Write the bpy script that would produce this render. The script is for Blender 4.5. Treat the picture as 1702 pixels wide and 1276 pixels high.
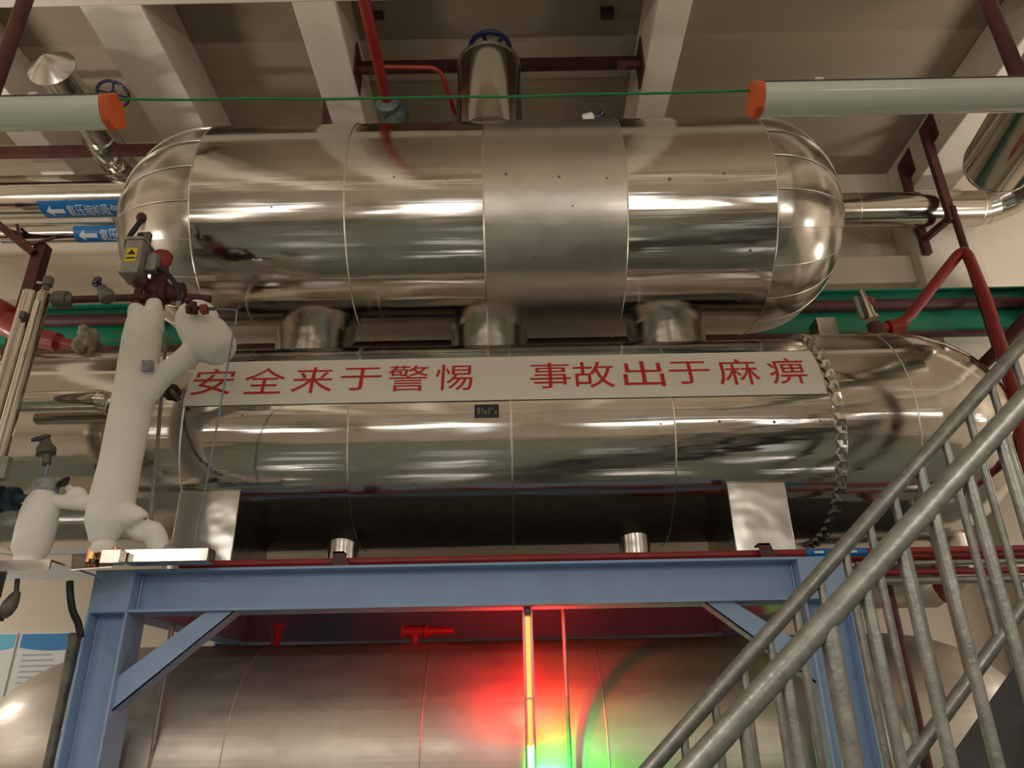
import bpy, bmesh, math, random
from mathutils import Vector, Matrix, noise
random.seed(7)
for o in list(bpy.data.objects): bpy.data.objects.remove(o)
SC = bpy.context.scene
COL = SC.collection
R = math.radians
V = Vector
# ------------------------------------------------------------------ camera
FPX, PITCH, ROLL, EYE = 1235.0, R(24.2), R(1.1), V((0, 0, 1.6))
r0 = V((1, 0, 0)); u0 = V((0, -math.sin(PITCH), math.cos(PITCH))); fw = V((0, math.cos(PITCH), math.sin(PITCH)))
cr = math.cos(ROLL) * r0 - math.sin(ROLL) * u0
cu = math.sin(ROLL) * r0 + math.cos(ROLL) * u0
cam = bpy.data.objects.new('camera', bpy.data.cameras.new('camera'))
COL.objects.link(cam)
cam.data.sensor_width = 36.0
cam.data.lens = FPX / 1702 * 36
cam.data.clip_start = 0.05
m = Matrix((cr, cu, -fw)).transposed().to_4x4()
m.translation = EYE
cam.matrix_world = m
SC.camera = cam
# ------------------------------------------------------------------ world, lights, exposure
SC.view_settings.view_transform = 'Standard'
SC.view_settings.look = 'None'
SC.view_settings.exposure = 0.0
SC.view_settings.gamma = 1.0
SC.view_settings.use_curve_mapping = False
W = bpy.data.worlds.new('world'); SC.world = W; W.use_nodes = True
W.node_tree.nodes['Background'].inputs[0].default_value = (0.75, 0.85, 1.0, 1)
W.node_tree.nodes['Background'].inputs[1].default_value = 0.3


def area(name, loc, sx, sy, power, col=(1, .93, .82), rot=(0, 0, 0), spread=180):
    l = bpy.data.lights.new(name, 'AREA'); l.shape = 'RECTANGLE'; l.size = sx; l.size_y = sy
    l.energy = power; l.color = col; l.spread = R(spread)
    o = bpy.data.objects.new(name, l); COL.objects.link(o); o.location = loc; o.rotation_euler = rot
    return o


# rows of tube lamps of the hall behind the camera, hung at the same height as the two in view
for i, (x, y) in enumerate([(-4.2, -1.0), (-1.2, -1.0), (2.2, -1.0), (5.0, -1.0), (-4.2, -4.2), (-1.2, -4.2), (2.2, -4.2), (5.0, -4.2)]):
    area('hall_strip_light', (x, y, 3.5), 1.2, .09, 48, (1, .94, .85))
    area('fill_uplight', (x, y, 3.56), 1.2, .09, 52, (1, .93, .83), (R(180), 0, 0))  # upward fill added to brighten the ceiling and beams
# unseen fill lights added beside the tanks, brightening back wall and ceiling
for x, y in ((-6.2, 4.9), (6.4, 4.6), (-6.4, 1.9), (6.6, 1.9)):
    area('hall_strip_light', (x, y, 3.5), 1.2, .09, 55, (1, .94, .85))
    area('fill_uplight', (x, y, 3.56), 1.2, .09, 64, (1, .93, .83), (R(180), 0, 0))
# unseen panels added before the far wall, mirrored as streaks in the tanks
for x in (-5.2, -1.4, 2.6, 6.0):
    area('far_panel_light', (x, -8.6, 3.6), 1.6, 1.1, 14, (.95, .98, 1.0), (R(90), 0, 0))


# ------------------------------------------------------------------ pixel rays -> points in the room
def ray(x, y): return fw + cr * ((x - 851) / FPX) - cu * ((y - 638) / FPX)
def at(x, y, Y): d = ray(x, y); return EYE + d * (Y / d.y)
def atz(x, y, z): d = ray(x, y); return EYE + d * ((z - EYE.z) / d.z)
def atx(x, y, X): d = ray(x, y); return EYE + d * (X / d.x)
def ppm(x, y, Y): p = at(x, y, Y) - EYE; return p.dot(fw) / FPX          # metres per pixel there
def oncyl(x, y, yc, zc, rr):
    d = ray(x, y); a = d.y ** 2 + d.z ** 2; oy = -yc; oz = EYE.z - zc
    b = 2 * (d.y * oy + d.z * oz); c = oy * oy + oz * oz - rr * rr; q = max(0, b * b - 4 * a * c)
    return EYE + d * ((-b - math.sqrt(q)) / 2 / a)


# ------------------------------------------------------------------ materials
def mat(name, col, rough=.5, metal=0.0, bump=0.0, bscale=(8, 8, 8), var=0.0, vscale=6.0, col2=None, rvar=0.0,
        emit=None, estr=0.0, fine=0.0, coat=0.0, stain=0.0, streak=0.0):
    M = bpy.data.materials.new(name); M.use_nodes = True
    nt = M.node_tree; b = nt.nodes['Principled BSDF']
    b.inputs['Base Color'].default_value = (*col, 1); b.inputs['Roughness'].default_value = rough
    b.inputs['Metallic'].default_value = metal
    if coat: b.inputs['Coat Weight'].default_value = coat
    if emit:
        b.inputs['Emission Color'].default_value = (*emit, 1); b.inputs['Emission Strength'].default_value = estr
    tc = nt.nodes.new('ShaderNodeTexCoord')

    def nz(scale, vec=(1, 1, 1), det=3.0, rough_=.55):
        mp = nt.nodes.new('ShaderNodeMapping'); mp.inputs['Scale'].default_value = vec
        nt.links.new(tc.outputs['Object'], mp.inputs[0])
        n = nt.nodes.new('ShaderNodeTexNoise'); n.inputs['Scale'].default_value = scale; n.inputs['Detail'].default_value = det
        n.inputs['Roughness'].default_value = rough_
        nt.links.new(mp.outputs[0], n.inputs['Vector']); return n
    if var or col2:
        n = nz(vscale, det=5.0)
        rp = nt.nodes.new('ShaderNodeValToRGB')
        c2 = col2 or tuple(c * (1 - var) for c in col)
        rp.color_ramp.elements[0].position = .35; rp.color_ramp.elements[1].position = .65
        rp.color_ramp.elements[0].color = (*c2, 1); rp.color_ramp.elements[1].color = (*col, 1)
        nt.links.new(n.outputs['Fac'], rp.inputs[0]); last = rp.outputs[0]
        if stain:
            n2 = nz(1.7, (1, 1, 1), 8.0, .7)
            r2 = nt.nodes.new('ShaderNodeValToRGB'); r2.color_ramp.elements[0].position = .5; r2.color_ramp.elements[1].position = .75
            r2.color_ramp.elements[0].color = (1, 1, 1, 1); r2.color_ramp.elements[1].color = (1 - stain, 1 - stain * 1.1, 1 - stain * 1.25, 1)
            mx = nt.nodes.new('ShaderNodeMix'); mx.data_type = 'RGBA'; mx.blend_type = 'MULTIPLY'; mx.inputs[0].default_value = 1
            nt.links.new(n2.outputs['Fac'], r2.inputs[0]); nt.links.new(last, mx.inputs[6]); nt.links.new(r2.outputs[0], mx.inputs[7])
            last = mx.outputs[2]
        nt.links.new(last, b.inputs['Base Color'])
    if rvar:
        n = nz(3.0, (1, 3, 3), 4.0)
        mr = nt.nodes.new('ShaderNodeMapRange'); mr.inputs[1].default_value = .3; mr.inputs[2].default_value = .7
        mr.inputs[3].default_value = rough - rvar; mr.inputs[4].default_value = rough + rvar
        nt.links.new(n.outputs['Fac'], mr.inputs[0]); nt.links.new(mr.outputs[0], b.inputs['Roughness'])
    prev = None
    if bump:
        n = nz(1.0, bscale, 2.0)
        bp = nt.nodes.new('ShaderNodeBump'); bp.inputs['Strength'].default_value = 1.0; bp.inputs['Distance'].default_value = bump
        nt.links.new(n.outputs['Fac'], bp.inputs['Height']); prev = bp
        nt.links.new(bp.outputs[0], b.inputs['Normal'])
    if streak:                                             # fine rolling marks along the sheet
        n = nz(1.0, (.45, 16, 16), 2.0)
        bp = nt.nodes.new('ShaderNodeBump'); bp.inputs['Strength'].default_value = 1.0; bp.inputs['Distance'].default_value = streak
        nt.links.new(n.outputs['Fac'], bp.inputs['Height'])
        if prev: nt.links.new(prev.outputs[0], bp.inputs['Normal'])
        nt.links.new(bp.outputs[0], b.inputs['Normal']); prev = bp
    if fine:
        n = nz(60.0, (1, 1, 1), 4.0)
        bp = nt.nodes.new('ShaderNodeBump'); bp.inputs['Strength'].default_value = 1.0; bp.inputs['Distance'].default_value = fine
        nt.links.new(n.outputs['Fac'], bp.inputs['Height'])
        if prev: nt.links.new(prev.outputs[0], bp.inputs['Normal'])
        nt.links.new(bp.outputs[0], b.inputs['Normal'])
    return M


STC = (.62, .585, .54)
MT = {
    # cladding sheets: same stainless steel, each sheet with its own gloss and dents
    'clad': mat('stainless_cladding', STC, .125, 1, bump=.009, bscale=(.7, 3.0, 3.0), var=.12, vscale=1.3, rvar=.05, stain=.16, streak=.0016),
    'clad_gloss': mat('stainless_cladding_glossy', STC, .095, 1, bump=.011, bscale=(.7, 3.4, 3.4), var=.12, vscale=1.3, rvar=.035, stain=.16, streak=.0022),
    'clad_dull': mat('stainless_cladding_dull', (.63, .595, .55), .33, 1, bump=.007, bscale=(.8, 2.6, 2.6), var=.12, vscale=1.5, rvar=.05, stain=.16, streak=.001),
    'clad_brown': mat('stainless_cladding_tarnished', (.60, .545, .48), .41, .76, bump=.012, bscale=(.7, 2.4, 2.4), var=.25, vscale=1.1, rvar=.08, stain=.22, streak=.002),
    'gore': mat('stainless_gore', (.57, .535, .49), .21, 1, bump=.008, bscale=(3, 3, 3), var=.10, rvar=.05),
    'pipe_steel': mat('stainless_pipe', (.58, .54, .48), .15, 1, bump=.002, bscale=(5, 5, 5), var=.08),
    'box_steel': mat('stainless_box', (.62, .60, .56), .22, 1, bump=.012, bscale=(3.2, 4, 4), var=.05),
    'seam': mat('sheet_edge', (.74, .71, .66), .28, 1),
    'screw': mat('stained_screw', (.22, .19, .13), .6, .4),
    'blue': mat('blue_paint', (.30, .44, .68), .52, 0, var=.12, vscale=4),
    'weld': mat('weld_bead', (.36, .45, .56), .4, .2),
    'red': mat('red_paint', (.30, .018, .018), .38, 0, var=.25, vscale=9, coat=.1),
    'dred': mat('oxide_red_paint', (.085, .018, .015), .5, 0, var=.35, vscale=7),
    'dredr': mat('rusty_red_paint', (.105, .028, .024), .6, 0, var=.45, vscale=22, fine=.002),
    'ddark': mat('dark_maroon_paint', (.042, .010, .009), .5, 0, var=.35, vscale=7),
    'green': mat('green_paint', (.012, .20, .115), .4, 0, var=.12, vscale=3),
    'rope': mat('green_cable', (.02, .30, .085), .5, 0),
    'orange': mat('orange_plastic', (.82, .15, .035), .45, 0),
    'lampw': mat('lamp_housing_white', (.82, .83, .82), .25, 0, coat=.3),
    'lampd': mat('lamp_diffuser', (.88, .90, .87), .13, 0, coat=.6),
    'lampg': mat('lamp_groove', (.10, .10, .10), .5, 0),
    'frost': mat('frost', (.93, .915, .885), .75, 0, var=.06, vscale=5, bump=.004, bscale=(22, 22, 22), fine=.002),
    'frostg': mat('grey_frost', (.42, .45, .50), .8, 0, var=.35, vscale=40, fine=.003),
    'foam': mat('insulating_foam', (.40, .33, .26), .85, 0, var=.5, vscale=14, fine=.006),
    'castg': mat('cast_grey', (.21, .20, .165), .55, .5, var=.4, vscale=16, fine=.002),
    'castgg': mat('cast_green_grey', (.14, .19, .165), .45, .3, var=.4, vscale=20),
    'galv': mat('galvanised_pipe', (.315, .315, .285), .40, .65, var=.32, vscale=26, fine=.0012, rvar=.08),
    'galvd': mat('dark_grey_paint', (.09, .092, .09), .5, .2, var=.25, vscale=9),
    'blackr': mat('black_rubber', (.012, .012, .013), .5, 0),
    'navy': mat('navy_handwheel', (.012, .016, .06), .3, 0, coat=.3),
    'teal': mat('teal_flange', (.03, .07, .10), .5, .2, var=.5, vscale=30),
    'boxg': mat('actuator_grey', (.36, .345, .31), .42, .5, var=.2, vscale=20),
    'yellow': mat('yellow_sticker', (.80, .62, .02), .5, 0, var=.1),
    'ink': mat('black_ink', (.02, .02, .018), .6, 0),
    'capred': mat('red_cap', (.30, .03, .04), .45, 0, var=.2, vscale=12),
    'copper': mat('copper', (.55, .24, .13), .25, 1, var=.35, vscale=20),
    'brass': mat('brass', (.62, .42, .16), .3, 1),
    'signw': mat('sign_vinyl', (.89, .87, .84), .42, 0),
    'signr': mat('sign_red', (.62, .022, .03), .42, 0),
    'lblue': mat('label_blue', (.005, .17, .50), .4, 0),
    'lwhite': mat('label_white', (.78, .80, .82), .4, 0),
    'plaque': mat('dark_plate', (.012, .014, .015), .3, 0),
    'plaqueg': mat('plate_print', (.16, .17, .17), .4, 0),
    'poster': mat('poster_white', (.72, .75, .76), .4, 0),
    'posterb': mat('poster_blue', (.01, .22, .55), .4, 0),
    'posterl': mat('poster_sky', (.12, .50, .70), .4, 0),
    'postert': mat('poster_print', (.42, .46, .48), .6, 0),
    'wall': mat('wall_plaster', (.76, .67, .56), .85, 0, var=.07, vscale=1.2, fine=.001),
    'beam': mat('beam_plaster', (.69, .625, .535), .85, 0, var=.08, vscale=1.5, fine=.002, bump=.01, bscale=(2, 2, 2)),
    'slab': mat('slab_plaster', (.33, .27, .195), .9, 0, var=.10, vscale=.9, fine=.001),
    'floor': mat('floor_epoxy', (.11, .128, .105), .12, 0, var=.12, vscale=.8, coat=.3),
    'ledr': mat('led_red', (.8, .05, .02), .4, 0, emit=(1, .065, .014), estr=12),
    'ledg': mat('led_green', (.1, .8, .2), .4, 0, emit=(.10, 1, .16), estr=26),
    'gaugec': mat('gauge_casing', (.45, .45, .43), .3, .8),
    'capil': mat('capillary_tube', (.22, .27, .33), .35, .6),
    'winfr': mat('window_frame', (.6, .6, .58), .4, .2),
}


# ------------------------------------------------------------------ mesh builder
class MB:
    def __init__(s): s.v = []; s.f = []; s.m = []

    def add(s, vs, fs, mi=0):
        n = len(s.v); s.v += [V(v) for v in vs]
        for f in fs: s.f.append([i + n for i in f]); s.m.append(mi)
        return s

    def box(s, a, b, mi=0):
        x0, y0, z0 = [min(a[i], b[i]) for i in range(3)]; x1, y1, z1 = [max(a[i], b[i]) for i in range(3)]
        return s.add([(x0, y0, z0), (x1, y0, z0), (x1, y1, z0), (x0, y1, z0), (x0, y0, z1), (x1, y0, z1), (x1, y1, z1), (x0, y1, z1)],
                     [(3, 2, 1, 0), (4, 5, 6, 7), (0, 1, 5, 4), (1, 2, 6, 5), (2, 3, 7, 6), (3, 0, 4, 7)], mi)

    def obox(s, c, ax, ay, az, mi=0):                       # oriented box, half axes as vectors
        c, ax, ay, az = V(c), V(ax), V(ay), V(az)
        vs = [c + ax * i + ay * j + az * k for k in (-1, 1) for j in (-1, 1) for i in (-1, 1)]
        return s.add(vs, [(0, 2, 3, 1), (4, 5, 7, 6), (0, 1, 5, 4), (1, 3, 7, 5), (3, 2, 6, 7), (2, 0, 4, 6)], mi)

    def bar(s, p, q, w, h, up=(0, 0, 1), mi=0):             # rectangular bar from p to q
        p, q = V(p), V(q); d = (q - p); l = d.length; d.normalize()
        a = d.cross(V(up));
        if a.length < 1e-4: a = d.cross(V((1, 0, 0)))
        a.normalize(); b = a.cross(d)
        return s.obox((p + q) / 2, d * l / 2, a * w / 2, b * h / 2, mi)

    def tube(s, pts, rad, n=14, cap=True, mi=0):
        pts = [V(p) for p in pts]
        rr = rad if isinstance(rad, (list, tuple)) else [rad] * len(pts)
        T = []
        for i in range(len(pts)):
            t = (pts[min(i + 1, len(pts) - 1)] - pts[max(i - 1, 0)]); T.append(t.normalized())
        a = T[0].cross(V((0, 0, 1)))
        if a.length < .05: a = T[0].cross(V((0, 1, 0)))
        a.normalize(); vs = []
        for i, p in enumerate(pts):
            a = (a - T[i] * a.dot(T[i])).normalized(); b = T[i].cross(a)
            for k in range(n):
                w = 2 * math.pi * k / n
                vs.append(p + (a * math.cos(w) + b * math.sin(w)) * rr[i])
        fs = []
        for i in range(len(pts) - 1):
            for k in range(n):
                k2 = (k + 1) % n; fs.append((i * n + k, i * n + k2, (i + 1) * n + k2, (i + 1) * n + k))
        if cap:
            fs.append(tuple(reversed(range(n)))); fs.append(tuple(range((len(pts) - 1) * n, len(pts) * n)))
        return s.add(vs, fs, mi)

    def lathe(s, p, axis, prof, n=24, mi=0):               # prof: (distance along axis, radius)
        p = V(p); ax = V(axis).normalized(); return s._l(p, ax, prof, n, mi)

    def _l(s, p, ax, prof, n, mi):
        a = ax.cross(V((0, 0, 1)))
        if a.length < .05: a = ax.cross(V((0, 1, 0)))
        a.normalize(); b = ax.cross(a); vs = []; fs = []
        for (h, r_) in prof:
            for k in range(n):
                w = 2 * math.pi * k / n
                vs.append(p + ax * h + (a * math.cos(w) + b * math.sin(w)) * max(r_, 1e-5))
        m_ = len(prof)
        for i in range(m_ - 1):
            for k in range(n):
                k2 = (k + 1) % n; fs.append((i * n + k, i * n + k2, (i + 1) * n + k2, (i + 1) * n + k))
        fs.append(tuple(reversed(range(n)))); fs.append(tuple(range((m_ - 1) * n, m_ * n)))
        return s.add(vs, fs, mi)

    def prism(s, poly, d, mi=0):                            # planar polygon (3D points) pushed along d
        n = len(poly); poly = [V(p) for p in poly]; d = V(d)
        vs = poly + [p + d for p in poly]
        fs = [tuple(reversed(range(n))), tuple(range(n, 2 * n))] + [(i, (i + 1) % n, n + (i + 1) % n, n + i) for i in range(n)]
        return s.add(vs, fs, mi)

    def sphere(s, c, r_, sc=(1, 1, 1), n=16, mi=0):
        c = V(c); vs = []; fs = []; h = n // 2
        for i in range(h + 1):
            p = math.pi * i / h
            for k in range(n):
                w = 2 * math.pi * k / n
                vs.append(c + V((math.sin(p) * math.cos(w) * sc[0], math.sin(p) * math.sin(w) * sc[1], math.cos(p) * sc[2])) * r_)
        for i in range(h):
            for k in range(n):
                k2 = (k + 1) % n; fs.append((i * n + k, (i + 1) * n + k, (i + 1) * n + k2, i * n + k2))
        return s.add(vs, fs, mi)

    def wheel(s, c, axis, r_, t, spokes=4, mi=0):          # valve handwheel
        c = V(c); ax = V(axis).normalized(); a = ax.cross(V((0.13, .2, 1))).normalized(); b = ax.cross(a); n = 28
        ring = [c + (a * math.cos(2 * math.pi * k / n) + b * math.sin(2 * math.pi * k / n)) * r_ for k in range(n)]
        vs = []; fs = []; q = 8
        for k in range(n):
            d = (ring[k] - c).normalized()
            for j in range(q):
                w = 2 * math.pi * j / q; vs.append(ring[k] + d * math.cos(w) * t + ax * math.sin(w) * t)
        for k in range(n):
            for j in range(q):
                fs.append((k * q + j, ((k + 1) % n) * q + j, ((k + 1) % n) * q + (j + 1) % q, k * q + (j + 1) % q))
        s.add(vs, fs, mi)
        for k in range(spokes):
            w = 2 * math.pi * k / spokes + .4; d = a * math.cos(w) + b * math.sin(w)
            s.tube([c - ax * t * .6, c + d * r_ * .5 - ax * t * .2, c + d * r_], [t * .95, t * .75, t * .8], 8, mi=mi)
        s.lathe(c - ax * t * 1.6, ax, [(0, t * 2), (t * 3, t * 2)], 12, mi)
        return s

    def build(s, name, material, parent=None, label=None, smooth=38, bevel=0, kind=None):
        if parent is None:
            lo = [min(v[i] for v in s.v) for i in range(3)]; hi = [max(v[i] for v in s.v) for i in range(3)]
            org = V(((lo[0] + hi[0]) / 2, (lo[1] + hi[1]) / 2, lo[2]))
        else:
            org = ORG[parent.name]
        me = bpy.data.meshes.new(name)
        me.from_pydata([v - org for v in s.v], [], s.f); me.update()
        mats = material if isinstance(material, (list, tuple)) else [material]
        for q in mats: me.materials.append(MT[q])
        me.polygons.foreach_set('material_index', s.m)
        bm = bmesh.new(); bm.from_mesh(me); bmesh.ops.recalc_face_normals(bm, faces=bm.faces); bm.to_mesh(me); bm.free()
        if smooth:
            me.polygons.foreach_set('use_smooth', [True] * len(me.polygons)); me.set_sharp_from_angle(angle=R(smooth))
        o = bpy.data.objects.new(name, me); COL.objects.link(o)
        if parent is None: o.location = org
        else: o.parent = parent
        ORG[o.name] = org
        if bevel:
            bv = o.modifiers.new('bevel', 'BEVEL'); bv.width = bevel; bv.segments = 2; bv.limit_method = 'ANGLE'; bv.angle_limit = R(40)
        if label: o['label'] = label
        if kind: o['kind'] = kind
        return o


ORG = {}


def thing(name, label, cat, loc, group=None):
    o = bpy.data.objects.new(name, None); COL.objects.link(o); o.location = loc; o.empty_display_size = .1
    o['label'] = label; o['category'] = cat
    if group: o['group'] = group
    ORG[o.name] = V(loc); return o


def tag(o, label, cat, group=None):
    o['label'] = label; o['category'] = cat
    if group: o['group'] = group
    return o


def struct(name, mb, material, label=None, **k):
    return mb.build(name, material, kind='structure', label=label, **k)


def fillet(pts, rad, n=8):                                  # round the corners of a polyline
    pts = [V(p) for p in pts]; out = [pts[0]]
    for i in range(1, len(pts) - 1):
        a, b, c = pts[i - 1], pts[i], pts[i + 1]
        d1 = (a - b); d2 = (c - b); r_ = min(rad, d1.length * .48, d2.length * .48)
        p = b + d1.normalized() * r_; q = b + d2.normalized() * r_
        for k in range(n + 1):
            t = k / n; out.append(p * (1 - t) ** 2 + b * 2 * t * (1 - t) + q * t * t)
    out.append(pts[-1]); return out


def catmull(pts, n=6):
    pts = [V(p) for p in pts]; out = []
    for i in range(len(pts) - 1):
        p0 = pts[max(i - 1, 0)]; p1 = pts[i]; p2 = pts[i + 1]; p3 = pts[min(i + 2, len(pts) - 1)]
        for k in range(n):
            t = k / n
            out.append(.5 * ((2 * p1) + (p2 - p0) * t + (2 * p0 - 5 * p1 + 4 * p2 - p3) * t * t + (3 * p1 - p0 - 3 * p2 + p3) * t ** 3))
    out.append(pts[-1]); return out


def text_mesh(body, size, bold=0.0):                        # flat letters -> (verts 2D, faces), centred
    cu_ = bpy.data.curves.new('lettering', 'FONT'); cu_.body = body; cu_.size = size; cu_.align_x = 'CENTER'; cu_.align_y = 'CENTER'
    cu_.offset = bold; cu_.resolution_u = 3
    o = bpy.data.objects.new('lettering', cu_); COL.objects.link(o)
    dg = bpy.context.evaluated_depsgraph_get(); dg.update()
    me = bpy.data.meshes.new_from_object(o.evaluated_get(dg))
    bm = bmesh.new(); bm.from_mesh(me)
    ys = [v.co.y for v in bm.verts]; y0, y1 = min(ys), max(ys)
    k = y0 + .015
    while k < y1:
        bmesh.ops.bisect_plane(bm, geom=bm.verts[:] + bm.edges[:] + bm.faces[:], plane_co=(0, k, 0), plane_no=(0, 1, 0)); k += .015
    bm.verts.index_update()
    vs = [(v.co.x, v.co.y) for v in bm.verts]; fs = [[v.index for v in f.verts] for f in bm.faces]
    bm.free(); bpy.data.objects.remove(o); bpy.data.curves.remove(cu_); bpy.data.meshes.remove(me)
    xs = [v[0] for v in vs]; ys = [v[1] for v in vs]
    cx, cy = (min(xs) + max(xs)) / 2, (min(ys) + max(ys)) / 2
    return [(x - cx, y - cy) for x, y in vs], fs, max(xs) - min(xs), max(ys) - min(ys)


def sliced(vs, fs, step=.015):                              # cut a flat outline into thin rows so that it bends with the pipe
    bm = bmesh.new(); q = [bm.verts.new((x, y, 0)) for x, y in vs]
    for f in fs: bm.faces.new([q[i] for i in f])
    k = min(v[1] for v in vs) + step
    while k < max(v[1] for v in vs):
        bmesh.ops.bisect_plane(bm, geom=bm.verts[:] + bm.edges[:] + bm.faces[:], plane_co=(0, k, 0), plane_no=(0, 1, 0)); k += step
    bm.verts.index_update(); o = [(v.co.x, v.co.y) for v in bm.verts], [[v.index for v in f.verts] for f in bm.faces]
    bm.free(); return o


def on_roll(cx, th, yc, zc, rr, u, v):                      # wrap flat (u, v) on a horizontal cylinder along X
    a = th + v / rr
    return V((cx + u, yc - rr * math.cos(a), zc + rr * math.sin(a)))


def wrapped_text(mb, body, w, h, cx, th, yc, zc, rr, bold=0.0, thick=.0015, mi=0):
    vs, fs, tw, thh = text_mesh(body, .3, bold); sx, sy = w / tw, h / thh
    top = [on_roll(cx, th, yc, zc, rr + thick, x * sx, y * sy) for x, y in vs]
    mb.add(top, fs, mi)


def wrapped_sheet(mb, x0, x1, th0, th1, yc, zc, rr, t=.003, n=16, mi=0):
    vs = []; fs = []
    for i in range(n + 1):
        a = th0 + (th1 - th0) * i / n
        for x in (x0, x1):
            for q in (rr, rr + t): vs.append((x, yc - q * math.cos(a), zc + q * math.sin(a)))
    for i in range(n):
        a = i * 4; b = a + 4
        fs += [(a + 1, a + 3, b + 3, b + 1), (a, b, b + 2, a + 2), (a, a + 1, b + 1, b), (a + 2, b + 2, b + 3, a + 3)]
    fs += [(0, 2, 3, 1), (n * 4, n * 4 + 1, n * 4 + 3, n * 4 + 2)]
    mb.add(vs, fs, mi)


def soft_union(name, mb, material, parent, vox=.009, it=10, label=None):   # rounded, frost-like skin over joined pipes
    o = mb.build('raw', material, parent)
    rm = o.modifiers.new('r', 'REMESH'); rm.mode = 'VOXEL'; rm.voxel_size = vox
    sm = o.modifiers.new('s', 'SMOOTH'); sm.iterations = it; sm.factor = .6
    dg = bpy.context.evaluated_depsgraph_get(); dg.update()
    me = bpy.data.meshes.new_from_object(o.evaluated_get(dg)); me.name = name
    me.polygons.foreach_set('use_smooth', [True] * len(me.polygons))
    n = bpy.data.objects.new(name, me); COL.objects.link(n); n.parent = parent; ORG[n.name] = ORG[parent.name]
    bpy.data.objects.remove(o)
    if label: n['label'] = label
    return n


# ================================================================== the setting
WY = 6.8; CZ = 7.2; BZ = 6.7
XL, XR, YF = -8.0, 8.0, -9.0
struct('floor', MB().box((XL, YF, -.2), (XR, WY, 0)), 'floor', 'grey green polished floor of the machine hall')
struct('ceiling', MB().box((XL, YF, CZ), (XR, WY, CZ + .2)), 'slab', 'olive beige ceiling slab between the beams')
struct('wall_back', MB().box((XL, WY, 0), (XR, WY + .2, CZ)), 'wall', 'cream plaster wall behind the tanks')
struct('wall_left', MB().box((XL - .2, YF, 0), (XL, WY, CZ)), 'wall')
struct('wall_right', MB().box((XR, YF, 0), (XR + .2, WY, CZ)), 'wall')
struct('wall_front', MB().box((XL, YF - .2, 0), (XR, YF, CZ)), 'wall')
bx = [(-6.6, -6.2), (-4.72, -4.38), (-3.31, -2.82), (-1.66, -1.31), (1.19, 1.48), (4.32, 4.78), (6.8, 7.2)]
for i, (a, b) in enumerate(bx):
    struct('trim_%d' % (i + 1), MB().box((a, YF, BZ), (b, WY, CZ)), 'beam', 'plastered concrete ceiling beam', bevel=.015)
for i, (a, b) in enumerate([(3.64, 4.04), (-1.6, -1.2), (-6.6, -6.2)]):
    struct('trim_%d' % (i + 8), MB().box((XL, a, BZ - .004), (XR, b, CZ)), 'beam', 'plastered concrete cross beam', bevel=.015)
struct('trim_11', MB().box((4.20, WY - .35, 0), (4.86, WY, BZ)), 'beam', 'plastered wall column under the right beam', bevel=.015)
struct('trim_12', MB().box((XL, WY - .22, 5.62), (4.2, WY, 5.95)), 'wall', 'ledge added on the back wall in place of a shadow band', bevel=.01)  # ledge whose underside stands in for the wall's dark shadow band

# ================================================================== tanks
UY, UZ, UR = 4.73, 5.0, .812
MY, MZ, MR = 4.73, 3.273, .68


def shell(mb, x0, x1, yc, zc, rr, n=112, seg=2, both=True):
    vs = []; fs = []; m_ = max(2, seg)
    for i in range(m_ + 1):
        x = x0 + (x1 - x0) * i / m_
        for k in range(n):
            w = 2 * math.pi * k / n
            vs.append((x, yc + rr * math.cos(w), zc + rr * math.sin(w)))
    for i in range(m_):
        for k in range(n):
            k2 = (k + 1) % n; fs.append((i * n + k, (i + 1) * n + k, (i + 1) * n + k2, i * n + k2))
    if both: fs.append(tuple(reversed(range(n)))); fs.append(tuple(range(m_ * n, m_ * n + n)))
    mb.add(vs, fs); return mb


def cap(mb, x0, sgn, depth, yc, zc, rr, gores=20, lift=.009, steps=16, n=120, power=2.0):
    vs = []; fs = []; ang = []                             # dished end of overlapping gores
    if gores:
        for g_ in range(gores):
            for f_ in (0, .18, .36, .54, .72, .88, .985): ang.append((2 * math.pi * (g_ + f_) / gores, f_))
    else: ang = [(2 * math.pi * k / n, 0) for k in range(n)]
    n = len(ang)
    for i in range(steps + 1):
        t = i / steps * math.pi / 2
        c = max(math.cos(t), 0) ** (2 / power); s_ = math.sin(t) ** (2 / power)
        for w, fr in ang:
            q = rr * c + lift * fr * min(1, c * 4)
            vs.append((x0 + sgn * depth * s_, yc + q * math.cos(w), zc + q * math.sin(w)))
    for i in range(steps):
        for k in range(n):
            k2 = (k + 1) % n; fs.append((i * n + k, i * n + k2, (i + 1) * n + k2, (i + 1) * n + k))
    fs.append(tuple(range(n))); fs.append(tuple(range(steps * n, steps * n + n)))
    mb.add(vs, fs)
    for k, (w, fr) in enumerate(ang):                      # the bright folded edge of each gore
        if fr > .98: mb.tube([vs[i * n + k] for i in range(steps - 1)], .0032, 6, mi=1)
    return mb


def seam(mb, x, yc, zc, rr, w=.010, h=.005):
    n = 112; vs = []; fs = []
    for k in range(n):
        a = 2 * math.pi * k / n
        for (dx, dr) in ((-w / 2, -.004), (-w / 2, h * .4), (0, h), (w / 2, h * .2), (w / 2, -.004)):
            vs.append((x + dx, yc + (rr + dr) * math.cos(a), zc + (rr + dr) * math.sin(a)))
    for k in range(n):
        k2 = (k + 1) % n
        for j in range(5): fs.append((k * 5 + j, k2 * 5 + j, k2 * 5 + (j + 1) % 5, k * 5 + (j + 1) % 5))
    mb.add(vs, fs); return mb


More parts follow.
